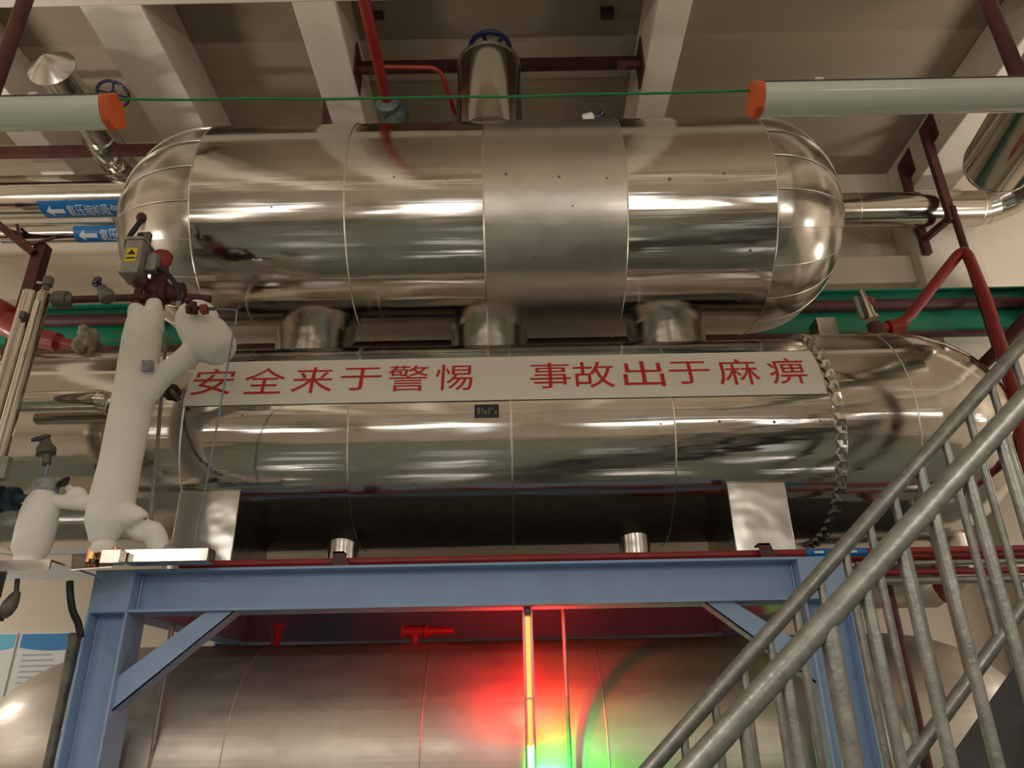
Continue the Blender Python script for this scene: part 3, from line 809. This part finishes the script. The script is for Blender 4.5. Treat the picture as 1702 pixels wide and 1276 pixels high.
# tray and shelf under the frosted parts
tz = P(62, 943).z
t = thing('drip_tray', 'stainless shelf tray under the frosted pipes, left of the blue frame', 'tray', (-2.6, FY, tz - .06))
MB().box((-3.3, 3.52, tz - .012), (-2.19, 4.0, tz - .002)).build('plate', 'box_steel', t)
MB().box((-3.3, 3.52, tz - .05), (-2.19, 3.53, tz - .012)).build('lip', 'box_steel', t)
MB().box((-3.3, 3.94, tz - .10), (-2.7, 3.99, tz - .012)).build('angle', 'castg', t)
mb = MB().prism([P(118, 946, 3.6), P(186, 941, 3.66), P(205, 915, 3.85), P(120, 921, 3.85)], (0, 0, -.004)); mb.build('sloped_sheet', 'box_steel', t)
a, b = P(207, 912, 3.74), P(347, 912, 3.74)
MB().box((a.x, 3.74, FZ1 + .004), (b.x, 3.84, P(260, 911, 3.74).z)).build('channel', 'pipe_steel', t, bevel=.004)
MB().obox(P(188, 926, 3.70), V((.05, 0, 0)), V((0, .03, 0)), V((0, 0, .035))).build('clamp', 'seam', t, bevel=.004)
tag(MB().obox((P(50, 943).x, FY, tz + .001), V((.15, .01, 0)), V((0, .10, 0)), V((0, 0, .003))).build('foam_pad', 'lampw'), 'thin white pad under the frosted bottle on the steel tray', 'pad')

t = thing('drain_valve', 'dark drain valve with blue wheel hanging under the steel tray', 'valve', P(20, 1010))
MB().tube([P(29, 962), P(27, 985)], .012, 10).build('pipe', 'castg', t)
MB().lathe(P(30, 982), V((-.35, 0, -1)), [(0, .014), (.03, .026), (.07, .036), (.11, .03), (.13, .018)], 14).build('body', 'castg', t)
MB().wheel(P(-2, 1018), V((-.8, -.2, -.5)), .04, .007, 3).build('handwheel', 'navy', t)
tag(MB().tube(catmull([P(116, 966, 3.75), P(117, 990, 3.75), P(121, 1015, 3.77), P(130, 1036, 3.8), P(134, 1060, 3.82)], 6), .017, 12).build('cable', 'blackr'), 'black cable hanging from the steel tray beside the blue frame', 'cable')
a = P(127, 1052, 4.0)
tag(MB().lathe((a.x, 4.0, .0), (0, 0, 1), [(0, .024), (a.z - .30, .024), (a.z - .05, .032), (a.z - .01, .040), (a.z, .03)], 16).build('stand_pipe', 'castg'), 'dark brown pipe standing behind the left blue column', 'pipe')

# branch pipe in front of the tank's left end, foam lump on top
t = thing('bypass_pipe', 'short shiny pipe running along the left end of the middle tank', 'pipe', P(110, 665, 3.93))
MB().tube(fillet([P(20, 668, 3.93), P(176, 664, 3.93), P(192, 684, 4.10)], .06), rp(17, 100, 665, 3.93), 20).build('pipe', 'pipe_steel', t)
MB().lathe(P(182, 668, 3.95), (1, .5, -.5), [(0, .062), (.012, .062)], 20).build('elbow_band', 'seam', t)
a = P(148, 563, 4.62)
mb = MB().sphere(a + V((0, .0, -.03)), .075, (1.1, 1, 1.45), 26)
mb.v = [v + (v - a).normalized() * (noise.noise(v * 18) * .05 + noise.noise(v * 45) * .02) for v in mb.v]
tag(mb.build('foam_lump', 'foam', smooth=70), 'lump of brown insulating foam on top of the middle tank, left of the standpipe', 'insulation')
t = thing('nozzle_fitting', 'small rusty fitting on the tank behind the slim steel rod', 'fitting', P(290, 655, 4.02))
MB().lathe(P(288, 655, 4.1), (0, -1, .1), [(0, .05), (.04, .05), (.04, .03), (.10, .025)], 14).build('body', 'dredr', t)
MB().tube([P(284, 648, 3.98), P(298, 664, 3.98)], .012, 8).build('pin', 'castg', t)

# ================================================================== pipes behind the upper tank, left
def pipe_with_label(name, label, y, rr, Y, x0px, lab_px, text, txw, txx, arrow_px):
    c = at(100, y, Y); r_ = rr
    t = thing(name, label, 'pipe', (-3.6, Y, c.z - r_))
    x1 = -2.55
    MB().tube([V((x0px, Y, c.z)), V((x1, Y, c.z))], r_, 36).build('jacket', 'pipe_steel', t)
    e = V((EYE.x, EYE.y, EYE.z)); el = math.atan2(c.z - e.z, Y - e.y)
    yl = at(lab_px[0], lab_px[1], Y)
    p = oncyl(lab_px[0] + 40, lab_px[1], Y, c.z, r_); th = math.atan2(p.z - c.z, Y - p.y)
    q = oncyl(lab_px[0] + 40, lab_px[2], Y, c.z, r_); th2 = math.atan2(q.z - c.z, Y - q.y)
    xa = oncyl(lab_px[0], (lab_px[1] + lab_px[2]) / 2, Y, c.z, r_).x
    mb = MB(); wrapped_sheet(mb, xa, x1, th2, th, Y, c.z, r_ + .001, .002); mb.build('marker', 'lblue', t)
    thm = (th + th2) / 2; k = r_ * (th - th2)
    mb = MB()
    ar = [(-.5, 0), (-.18, .42), (-.18, .16), (.5, .16), (.5, -.16), (-.18, -.16), (-.18, -.42)]
    xc = oncyl(arrow_px, (lab_px[1] + lab_px[2]) / 2, Y, c.z, r_).x; aw = 30 * ppm(arrow_px, 340, Y)
    av, af = sliced([(u * aw, v * k * .72) for u, v in ar], [(0, 1, 6), (2, 3, 4, 5)])
    mb.add([on_roll(xc, thm, Y, c.z, r_ + .0055, u, v) for u, v in av], af); mb.build('arrow', 'lwhite', t, smooth=0)
    xt = oncyl(txx, (lab_px[1] + lab_px[2]) / 2, Y, c.z, r_).x; w = txw * ppm(txx, 345, Y)
    for i, ch in enumerate(text):
        mb = MB(); wrapped_text(mb, ch, w * .92, k * .62, xt + w * (i + .5), thm, Y, c.z, r_ + .003, bold=.0, thick=.003)
        mb.build('letter', 'lwhite', t, smooth=0)
    return t


pipe_with_label('suction_pipe', 'larger shiny pipe with blue marker entering behind the upper tank at left', 327, .196, 5.5, -7.8, (66, 333, 361), '氨压缩机吸气主管', 14.2, 111, 91)
pipe_with_label('suction_pipe', 'smaller shiny pipe with blue marker just below the larger one at left', 387, .088, 5.45, -4.5, (122, 375, 402), '氨压缩机吸气主管', 14.2, 166, 146)
zc0 = at(100, 327, 5.5).z
# header pipe running towards us with a conical end
zt_ = 6.30
a = atz(86, 112, zt_); b = atz(192, 262, zt_)
ya, yb = a.y, 5.6
xh = (a.x + b.x) / 2
t = thing('header_pipe', 'clad pipe with a conical end cap under the ceiling, above the left lamp', 'pipe', (xh, 4.8, zt_ - .15))
MB().tube([V((a.x, ya, zt_)), V((b.x, yb, zt_)), V((b.x, yb + .25, zt_ - .2))], .135, 32).build('jacket', 'pipe_steel', t)
MB().lathe((a.x, ya + .012, zt_), (0, -1, 0), [(0, .185), (.012, .185), (.13, .01)], 36).build('cone_cap', 'box_steel', t)
for yy in (5.0, 5.3): MB().lathe((b.x, yy, zt_ - .01), (0, 1, 0), [(0, .15), (.16, .155), (.22, .14)], 28).build('joint_sleeve', 'gore', t)
q = atz(188, 156, 6.25)
t = thing('wheel_valve', 'valve with navy handwheel sticking out behind the left lamp', 'valve', q)
MB().lathe(q + V((-.0, .05, .0)), (-.6, .45, .1), [(0, .016), (.06, .02), (.08, .07), (.16, .08), (.3, .06)], 20).build('bonnet', 'castg', t)
MB().wheel(q, V((.55, -.8, -.12)), .115, .013, 4).build('handwheel', 'navy', t)
# red channel under it
def chan(mb, a, b, w=.05, h=.09):                           # steel channel bar
    mb.bar(a, b, .006, h); mb.bar(V(a) + V((0, w / 2, h / 2)), V(b) + V((0, w / 2, h / 2)), w, .006); mb.bar(V(a) + V((0, w / 2, -h / 2)), V(b) + V((0, w / 2, -h / 2)), w, .006); return mb


a = at(0, 250, 5.06); b = at(285, 246, 5.06)
t = thing('channel_rail', 'dark red steel channel crossing below the header pipe at left', 'rail', (-3.2, 5.06, a.z - .05))
chan(MB(), V((-7.9, 5.06, a.z)), V((-2.35, 5.06, a.z)), .06, .085).build('channel', 'dred', t)
MB().tube([at(168, 235, 5.04), at(168, 255, 5.04)], .012, 8).build('u_bolt', 'seam', t)
# centre channel between the beams
a = at(620, 108, 4.8); zc1 = a.z
t = thing('channel_rail', 'dark red steel channel spanning between two ceiling beams above the upper tank', 'rail', (0, 4.8, zc1 - .05))
chan(MB(), V((-1.31, 4.8, zc1)), V((1.19, 4.8, zc1)), .06, .095).build('channel', 'ddark', t)
for xx, s_ in ((-1.31, 1), (1.19, -1)):
    MB().box((xx, 4.70, zc1 - .19), (xx + s_ * .014, 4.96, zc1 + .17)).build('end_plate', 'dredr', t)
    MB().box((xx, 4.76, zc1 - .11), (xx + s_ * .22, 4.80, zc1 - .05)).build('cleat', 'dredr', t)
tag(MB().prism([at(535, 210, 5.0), at(554, 210, 5.0), at(541, 168, 5.0), at(537, 168, 5.0)], (0, .05, 0)).bar(at(539, 172, 5.02), V((at(539, 172, 5.02).x, 5.02, BZ)), .02, .02).build('hanger_strap', 'dredr'),
    'small rusty hanger under the second ceiling beam, left of the red pipe', 'hanger')
for px_, lb in ((626, 'left'), (1009, 'right')):
    q = atz(px_, 12, 7.1); yy = 4.53
    q = at(px_, 14, yy)
    tag(MB().box((q.x - .055, yy, q.z - .07), (q.x + .055, yy + .06, CZ)).build('anchor_block', 'dredr'), lb + ' red steel block fixed under the ceiling slab behind the cross beam', 'bracket')

# clad column on the upper tank with handwheel
cx_ = at(813, 150, 4.5).x; cr_ = 53 * ppm(813, 150, 4.5); ztp = at(813, 68, 4.5 - cr_).z
t = thing('valve_housing', 'shiny vertical clad cylinder standing on the upper tank', 'valve', (cx_, 4.5, 5.74))
MB().lathe((cx_, 4.5, 0), (0, 0, 1), [(5.70, cr_ * 1.02), (ztp - .10, cr_), (ztp - .02, cr_), (ztp, cr_ * .985), (ztp + .05, cr_ * .8), (ztp + .07, .05)], 56).build('jacket', 'pipe_steel', t)
MB().lathe((cx_, 4.5, 0), (0, 0, 1), [(ztp - .02, cr_ + .004), (ztp, cr_ + .004)], 56).build('rim', 'seam', t)
MB().lathe((cx_, 4.5, 0), (0, 0, 1), [(ztp, .03), (ztp + .26, .02)], 14).build('stem', 'castg', t)
MB().wheel((cx_ + .01, 4.5, at(813, 52, 4.5 - cr_ * .62).z), (0, -.05, 1), cr_ * .62, .022, 5).build('handwheel', 'navy', t)

# red pipe across the top with valve
vz = 6.25
a = atz(605, 0, vz); b = atz(643, 168, vz)
t = thing('ammonia_pipe', 'bright red pipe coming down from the top edge to the grey green valve', 'pipe', (b.x, b.y, vz - .1))
MB().tube([V((a.x, 1.2, vz)), V((a.x, a.y, vz)), V((b.x, b.y, vz))], .043, 18).build('pipe', 'red', t)
j = atz(641, 111, vz); k1 = atz(735, 104, vz)
MB().tube(fillet([V((b.x, j.y, vz)), V((k1.x - .02, j.y + .02, vz)), atz(756, 190, vz - .1)], .10), .018, 14).build('branch', 'red', t)
t = thing('stop_valve', 'grey green valve on top of the upper tank at the end of the red pipe', 'valve', (b.x, b.y + .05, 5.75))
y_ = b.y + .04
MB().lathe((b.x, y_ - .06, vz), (.0, 1, 0), [(0, .055), (.03, .10), (.08, .105), (.08, .07), (.16, .085), (.26, .08)], 20).build('flange', 'castgg', t)
MB().lathe((b.x + .06, y_ + .10, 5.72), (0, 0, 1), [(0, .10), (.13, .10), (.13, .115), (.16, .115), (.16, .09), (.24, .075), (.42, .085), (.52, .1), (.60, .085), (.66, .05)], 24).build('body', 'castgg', t)
MB().lathe((b.x + .06, y_ + .10, 6.03 - .14), (0, 0, 1), [(0, .118), (.02, .118)], 24).build('gasket', 'boxg', t)
# little fittings on the tank top
q = at(980, 196, 4.6)
t = thing('vent_fitting', 'small foam wrapped fitting with black knob on top of the upper tank', 'fitting', q)
mb = MB().sphere(q + V((-.01, 0, -.01)), .05, (1, 1, 1.1), 12); mb.v = [v + (v - q).normalized() * noise.noise(v * 30) * .03 for v in mb.v]
mb.lathe(V((q.x - .01, q.y, 5.78)), (0, 0, 1), [(0, .025), (q.z - 5.80, .025)], 10)
mb.build('lump', 'frost', t, smooth=70)
MB().tube([q + V((.02, -.01, -.01)), q + V((.085, -.02, .0))], .012, 8).build('stem', 'castg', t)
MB().lathe(q + V((.085, -.02, 0)), (.5, -.3, .5), [(0, .03), (.03, .03)], 12).build('knob', 'navy', t)

# big red posts left and right near us
for px_, (xa, xb), lb in ((0, (27, 52), 'dark red vertical pipe hanging down past the left lamp'), (1, (1640, 1690), 'dark red vertical pipe hanging down past the right lamp')):
    Yp = 3.0
    q = at(24 if px_ == 0 else 1662, 50, Yp)
    tag(MB().tube([V((q.x, Yp, 0)), V((q.x, Yp, CZ))], .040, 18).build('riser_pipe', 'dred'), lb, 'pipe')

# left bracket of the two pipes
pb = at(50, 435, 5.3)
t = thing('pipe_bracket', 'oxide red steel bracket carrying the two pipes at the left edge', 'bracket', (pb.x, 5.4, 4.6))
MB().bar(V((pb.x, 5.4, 4.3)), V((pb.x, 5.4, at(66, 409, 5.4).z)), .10, .10, (0, 1, 0)).build('post', 'dred', t)
MB().bar(at(-12, 366, 5.36), at(60, 424, 5.36), .06, .11, (0, 1, 0)).build('strut', 'dred', t)
MB().tube(catmull([at(28, 373, 5.33), at(34, 392, 5.33), at(48, 405, 5.33), at(66, 402, 5.33), at(92, 394, 5.33)], 5), .014, 8).build('u_bolt', 'dredr', t)

# green runway beams and red lines behind the tanks
gz1 = at(100, 508, 6.05).z; gz0 = at(100, 582, 6.05).z
t = thing('runway_beam', 'green painted steel runway beam behind the tanks', 'beam', (0, 6.1, gz0))
MB().box((XL, 6.10, gz0), (4.9, 6.12, gz1)).build('web', 'green', t)
MB().box((XL, 6.03, gz1 - .016), (4.9, 6.19, gz1)).build('top_flange', 'green', t)
MB().bar((XL, 6.06, gz0 - .0), (4.9, 6.06, gz0 - .0), .08, .03).build('lower_angle', 'dred', t)
q = at(1690, 560, 5.9)
MB().prism([(4.88, 6.1, gz1), (4.90, 6.1, gz0), (4.78, 4.7, gz0 - .25), (4.76, 4.7, gz1 - .05)], (.02, 0, 0)).build('return_web', 'green', t)
for x_ in (-7.0, -3.4, 0, 3.0): MB().box((x_ - .05, 6.12, gz1 - .15), (x_ + .05, WY, gz1 - .05)).build('wall_bracket', 'green', t)
rz = at(100, 531, 6.02).z
tag(MB().tube([(XL, 6.045, rz), (4.85, 6.045, rz)], .056, 18).build('header_pipe', 'dredr'), 'dull red pipe running along the face of the green runway beam', 'pipe')
t = thing('loop_pipe', 'thick bright red elbow pipe at the left edge above the middle tank', 'pipe', at(60, 560, 5.2))
MB().tube(catmull([at(-420, 330, 5.2), at(-40, 505, 5.2), at(10, 535, 5.2), at(50, 556, 5.2), at(90, 567, 5.2), at(128, 574, 5.2)], 6), [rp(26, 50, 550, 5.2)] * 12 + [rp(22, 50, 550, 5.2)] * 8 + [rp(16, 50, 550, 5.2)] * 6 + [rp(9, 50, 550, 5.2)] * 5, 18).build('pipe', 'red', t)

# ================================================================== right side pipes
RY = (atx(1543, 221, 4.308).y + atx(1506, 280, 4.308).y) / 2 + .02
pa_ = at(1400, 351, RY); zr = pa_.z; rr = 29.5 * ppm(1450, 350, RY)
t = thing('outlet_pipe', 'shiny clad pipe leaving the right end of the upper tank', 'pipe', (3.4, RY, zr - rr))
xe = at(1640, 345, RY).x
MB().tube([V((2.3, RY, zr)), V((xe - .12, RY, zr))], rr, 36).build('jacket', 'pipe_steel', t)
el = []
for k in range(9):
    w = k / 8 * math.pi / 2
    el.append(V((xe - .12 + .42 * math.sin(w), RY - .42 * (1 - math.cos(w)), zr + .10 * (k / 8))))
for k in range(8): MB().tube([el[k], el[k] + (el[k + 1] - el[k]) * 1.10], rr * (1.02 if k % 2 else 1.0), 36).build('elbow_segment', 'pipe_steel', t)
MB().tube([el[-1], el[-1] + V((0, -.9, .25))], rr, 36).build('jacket', 'pipe_steel', t)
for q in (at(1418, 350, RY).x, at(1622, 350, RY).x): MB().lathe((q, RY, zr), (1, 0, 0), [(0, rr + .004), (.012, rr + .004)], 36).build('joint_band', 'seam', t)
a = at(1668, 262, 4.3); 
t = thing('riser_duct', 'large shiny clad pipe with a rounded end at the right edge under the lamp', 'pipe', a)
ra = 56 * ppm(1668, 262, 4.3)
d = (at(1735, 165, 3.6) - a).normalized()
MB().tube([a - d * .06, a + d * 4.6], ra, 44).build('jacket', 'pipe_steel', t)
MB().lathe(a - d * .05, -d, [(0, ra * 1.01), (ra * .2, ra * .97), (ra * .42, ra * .8), (ra * .55, ra * .5), (ra * .6, .02)], 44).build('end_cap', 'gore', t)
# hangers on the right beam
bxf = 4.32
for i, (px_, py, bpx, lb) in enumerate(((1543, 221, (1580, 372), 'nearer rusty red hanger post crossing in front of the right pipe'), (1506, 280, (1538, 422), 'farther rusty red hanger post behind the right pipe'))):
    q = atx(px_, py, bxf - .012); Yh = q.y
    bt = atx(bpx[0], bpx[1], bxf - .05).z if i == 0 else at(1538, 422, Yh).z
    t = thing('pipe_hanger', lb, 'hanger', (bxf - .04, Yh, bt), 'hangers on the right ceiling beam')
    MB().prism([(bxf - .012, Yh - .13, q.z - .13), (bxf - .012, Yh + .13, q.z - .17), (bxf - .012, Yh + .13, q.z + .15), (bxf - .012, Yh - .13, q.z + .17)], (.012, 0, 0)).build('wall_plate', 'dredr', t)
    MB().bar((bxf - .05, Yh, q.z + .03), (bxf - .05, Yh, bt), .06, .075).build('post', 'dredr', t)
    if i == 0: HY, HB = Yh, bt
    else:
        MB().bar((bxf - .05, HY + .045, HB + .06), (bxf - .05, Yh - .04, bt + .16), .05, .06).build('rest_bar', 'dredr', t)
q = at(1598, 395, 5.9)
tag(MB().tube([V((q.x, 5.9, 3.6)), V((q.x, 5.9, at(1570, 345, 5.9).z))], .035, 10).build('support_post', 'dred'), 'thin dark post behind the right pipe and the red loop', 'post')
# red loop pipe and its valve
LY = 4.72
t = thing('loop_pipe', 'red pipe bent like a peak above the right end of the middle tank', 'pipe', at(1470, 550, LY))
MB().tube(fillet([at(1462, 548, LY), at(1503, 536, LY), at(1603, 410, LY), at(1640, 500, LY - .2), at(1690, 660, LY - .45)], .14, 10), .040, 18).build('pipe', 'red', t)
MB().tube([at(1690, 655, LY - .45), at(1704, 770, LY - .5), at(1735, 900, LY - .5), V((at(1735, 900, LY - .5).x, LY - .5, 0))], .040, 18).build('pipe', 'red', t)
MB().lathe(at(1476, 546, LY), (1, 0, .2), [(0, .06), (.06, .06), (.06, .045), (.12, .045)], 16).build('union', 'red', t)
t = thing('relief_valve', 'slim steel relief valve beside the foot of the peaked red pipe', 'valve', at(1452, 552, LY))
q = at(1456, 548, LY)
MB().lathe(q + V((0, 0, -.08)), (-.05, 0, 1), [(0, .07), (.06, .07), (.06, .05), (.13, .05)], 18).build('base', 'dredr', t)
MB().lathe(at(1450, 530, LY), (-.14, 0, 1), [(0, .045), (.02, .045), (.02, .034), (.17, .034), (.18, .022), (.24, .02)], 18).build('bonnet', 'pipe_steel', t)
MB().lathe(at(1434, 530, LY + .03), (-.1, 0, 1), [(0, .024), (.18, .024)], 14).build('side_tube', 'boxg', t)
MB().lathe(at(1446, 507, LY), (-.14, 0, 1), [(0, .036), (.05, .036)], 18).build('red_band', 'red', t)
tag(MB().tube([at(1600, 640, 5.75), at(1655, 585, 5.4), at(1740, 490, 5.0), at(1960, 245, 4.4)], .05, 14).build('slanted_pipe', 'dred'), 'dark red slanted pipe at the right edge below the green beam', 'pipe')

# below the middle tank at right
zq = at(1470, 975, 4.9).z
t = thing('drain_pot', 'shiny clad drain pipe end seen through the stair rails right of the frame', 'pipe', (2.4, 4.9, zq - .12))
x0_, x1_ = at(1385, 975, 4.9).x, at(1545, 975, 4.9).x
MB().tube([V((x0_, 4.9, zq)), V((x1_, 4.9, zq)), V((x1_ + .25, 4.9, zq + .12))], [.135, .135, .11], 32).build('jacket', 'clad_brown', t)
MB().tube([V((x1_ + .2, 4.9, zq + .08)), V((x1_ + .2, 4.9, MZ - MR + .05))], .11, 24).build('riser', 'clad_brown', t)
MB().sphere(at(1533, 962, 4.72), .052, (1, 1, 1.15), 16).build('frost_ball', 'frost', t)
xe_ = at(1556, 930, 4.13).x
tag(MB().tube(catmull([V((xe_, 4.13, pz - .02)), V((xe_, 4.13, pz - .12)), at(1561, 972, 4.14), at(1574, 992, 4.22)], 5), .034, 14).build('elbow_pipe', 'red'), 'short red elbow pipe beside the white frosted ball, behind the stair rails', 'pipe')
q = at(1505, 1110, 4.15)
tag(MB().tube([V((q.x, 4.15, 0)), V((q.x, 4.15, 2.245))], .027, 14).build('drop_pipe', 'dred'), 'dark red vertical pipe right of the blue column, behind the stair rails', 'pipe')

# ================================================================== lamps and cable
LYY, LZ = 1.9, 3.49


def lamp(label, x0, x1, rodx):
    t = thing('tube_lamp', label, 'lamp', ((x0 + x1) / 2, LYY, LZ - .05), 'tube lamps hung on the green cable')
    def pr(s_, e): return [(e, LYY + y * s_, LZ + z * s_) for y, z in ((-.022, .058), (.022, .058), (.066, .010), (.062, -.014), (.024, -.060), (-.024, -.060), (-.062, -.014), (-.066, .010))]
    up = [(x0, LYY + y, LZ + z) for y, z in ((-.022, .056), (.022, .056), (.062, .010), (.060, -.004), (-.060, -.004), (-.062, .010))]
    MB().prism(up, (x1 - x0, 0, 0)).build('housing', 'lampw', t)
    n = 12
    dn = [(x0 + .002, LYY - .060 * math.cos(math.pi * k / n), LZ - .004 - .052 * math.sin(math.pi * k / n)) for k in range(n + 1)]
    MB().prism(dn, (x1 - x0 - .004, 0, 0)).build('diffuser', 'lampd', t)
    MB().box((x0 + .002, LYY - .0405, LZ + .038), (x1 - .002, LYY - .0355, LZ + .042)).build('groove', 'lampg', t)
    for e, s_ in ((x0, -1), (x1, 1)):
        MB().prism(pr(1.04, e - (.002 if s_ > 0 else .028)), (.030, 0, 0)).build('end_cap', 'orange', t, bevel=.005)
    for q in (x0 + .20, x1 - .25):
        mb = MB().box((q - .012, LYY - .034, LZ + .046), (q + .012, LYY + .034, LZ + .060)); mb.box((q - .012, LYY - .038, LZ + .02), (q + .012, LYY - .034, LZ + .052)); mb.build('clip', 'lampw', t)
    MB().tube([(rodx, LYY, LZ + .04), (rodx, LYY, CZ)], .004, 8).build('hanger_rod', 'seam', t)
    return t


lx = at(180, 187, LYY).x; rx = at(1262, 163, LYY).x
lamp('unlit white tube lamp with orange end cap at the left edge', lx - 1.22, lx, lx - .95)
lamp('unlit white tube lamp with orange end cap at the right edge', rx, rx + 1.22, rx + 1.1)
a = at(205, 165, LYY); b = at(1252, 150, LYY)
pts = []
for k in range(41):
    s_ = k / 40; p = a.lerp(b, s_); pts.append(p + V((0, .002 * math.sin(s_ * 23), -.012 * 4 * s_ * (1 - s_) + .0012 * math.sin(s_ * 37))))
pts[0].x = lx + .015; pts[-1].x = rx - .015
tag(MB().tube(pts, .0042, 8).build('power_cable', 'rope'), 'green cable stretched between the two tube lamps', 'cable')

# posters on the back wall
for (x0p, x1p, sky, lb) in ((-60, 32, 1, 'left'), (38, 150, 0, 'right')):
    a = at(x0p, 1052, WY); b = at(x1p, 1052, WY); zt3 = at(40, 1052, WY).z
    t = thing('wall_poster', ('white notice poster with pale blue heading, left of the other one on the wall' if sky else 'white notice poster with deep blue heading behind the frame on the wall'), 'poster', ((a.x + b.x) / 2, WY - .012, zt3 - .95), 'posters on the back wall')
    MB().box((a.x, WY - .014, zt3 - .95), (b.x, WY - .001, zt3)).build('sheet', 'poster', t)
    hd = MB(); w = b.x - a.x
    poly = [(a.x + .01, WY - .016, zt3 - .01), (b.x - .01, WY - .016, zt3 - .01), (b.x - .01, WY - .016, zt3 - .12)] + [(b.x - w * k / 8, WY - .016, zt3 - .12 - .03 * math.sin(math.pi * k / 8)) for k in range(1, 8)] + [(a.x + .01, WY - .016, zt3 - .12)]
    hd.prism(poly, (0, .002, 0)); hd.build('heading', 'posterl' if sky else 'posterb', t)
    mb = MB()
    for k in range(14): mb.box((a.x + .05, WY - .0155, zt3 - .19 - k * .045), (a.x + w * random.uniform(.45, .92), WY - .0145, zt3 - .175 - k * .045))
    mb.build('print', 'postert', t)

# ================================================================== stair with two railings
t = thing('steel_stair', 'grey steel stair with two galvanised pipe railings at right foreground', 'stair', (1.2, 1.9, 0))
NY, SY = 1.5, 2.3
n0, n1 = at(1202, 1220, NY), at(1660, 712, NY)
f0, f1 = at(1202, 1138, SY), at(1660, 616, SY)
l0, l1 = at(1505, 1276, SY), at(1702, 1005, SY)
ns = (n1.z - n0.z) / (n1.x - n0.x); fs_ = (f1.z - f0.z) / (f1.x - f0.x); ls = (l1.z - l0.z) / (l1.x - l0.x)
nz = lambda x: n0.z + ns * (x - n0.x)
fz = lambda x: f0.z + fs_ * (x - f0.x)
lz = lambda x: l0.z + ls * (x - l0.x)
xa, xb = -.30, 2.6
MB().tube([V((xa, NY, nz(xa))), V((xb, NY, nz(xb)))], .0232, 20).build('handrail', 'galv', t)
MB().tube([V((xa, SY, fz(xa))), V((xb + .5, SY, fz(xb + .5)))], .0232, 20).build('handrail', 'galv', t)
MB().tube([V((xa, SY, lz(xa))), V((xb + .5, SY, lz(xb + .5)))], .020, 16).build('lower_rail', 'galv', t)
nl = lambda x: nz(x) - .645
MB().tube([V((xa, NY, nl(xa))), V((xb, NY, nl(xb)))], .020, 16).build('lower_rail', 'galv', t)
def bal_x(x, y, Y): return at(x, y, Y).x
near = [bal_x(*q, NY) for q in ((1168, 1282), (1237, 1205), (1307, 1130), (1437, 975), (1497, 908), (1551, 850), (1607, 785), (1660, 722), (1708, 670))]
for x in near: MB().tube([V((x, NY, nl(x))), V((x, NY, nz(x)))], .0120, 12).build('baluster', 'galv', t)
st = near[-1] - near[-2]
for k in range(1, 6): x = near[-1] + st * k; MB().tube([V((x, NY, nl(x))), V((x, NY, nz(x)))], .0120, 12).build('baluster', 'galv', t)
px0 = bal_x(1378, 1050, NY)
MB().tube([V((px0, NY, nl(px0) - .28)), V((px0, NY, nz(px0)))], .0185, 16).build('post', 'galv', t)
far = [bal_x(*q, SY) for q in ((1136, 1213), (1187, 1155), (1234, 1102), (1278, 1052), (1321, 1003), (1362, 957), (1403, 910), (1443, 865), (1484, 818), (1526, 770), (1567, 722), (1606, 677), (1645, 633))]
st = far[-1] - far[-2]
for k in range(1, 8): far.append(far[-1] + st)
for i, x in enumerate(far):
    MB().tube([V((x, SY, lz(x))), V((x, SY, fz(x)))], .0125 if i != 9 else .017, 12).build('baluster', 'galv', t)
s0 = at(1614, 1212, SY)
so = s0.z - lz(s0.x)
for yy, fn in ((SY, lambda x: lz(x) + so), (NY, lambda x: nl(x) - .18)):
    x0_, x1_ = -.05, 3.0
    poly = [(x0_, yy, fn(x0_)), (x1_, yy, fn(x1_)), (x1_, yy, fn(x1_) - .24), (x0_, yy, fn(x0_) - .24)]
    MB().prism(poly, (0, .008 if yy == SY else -.008, 0)).build('stringer', 'galvd', t)
    for x in (x0_ + .15, 2.6):
        MB().bar((x, yy, fn(x) - .1), (x, yy, (lz(x) if yy == SY else nl(x))), .03, .03, (0, 1, 0)).build('rail_foot', 'galv', t)
    xg = x1_ - .1; MB().bar((xg, yy, 0), (xg, yy, fn(xg) - .2), .08, .08, (0, 1, 0)).build('support_leg', 'galvd', t)
for k in range(14):
    x = .02 + k * .205; z = lz(x) + so - .10
    if x > 2.9: break
    MB().box((x, NY, z - .03), (x + .235, SY, z)).build('tread', 'galvd', t)
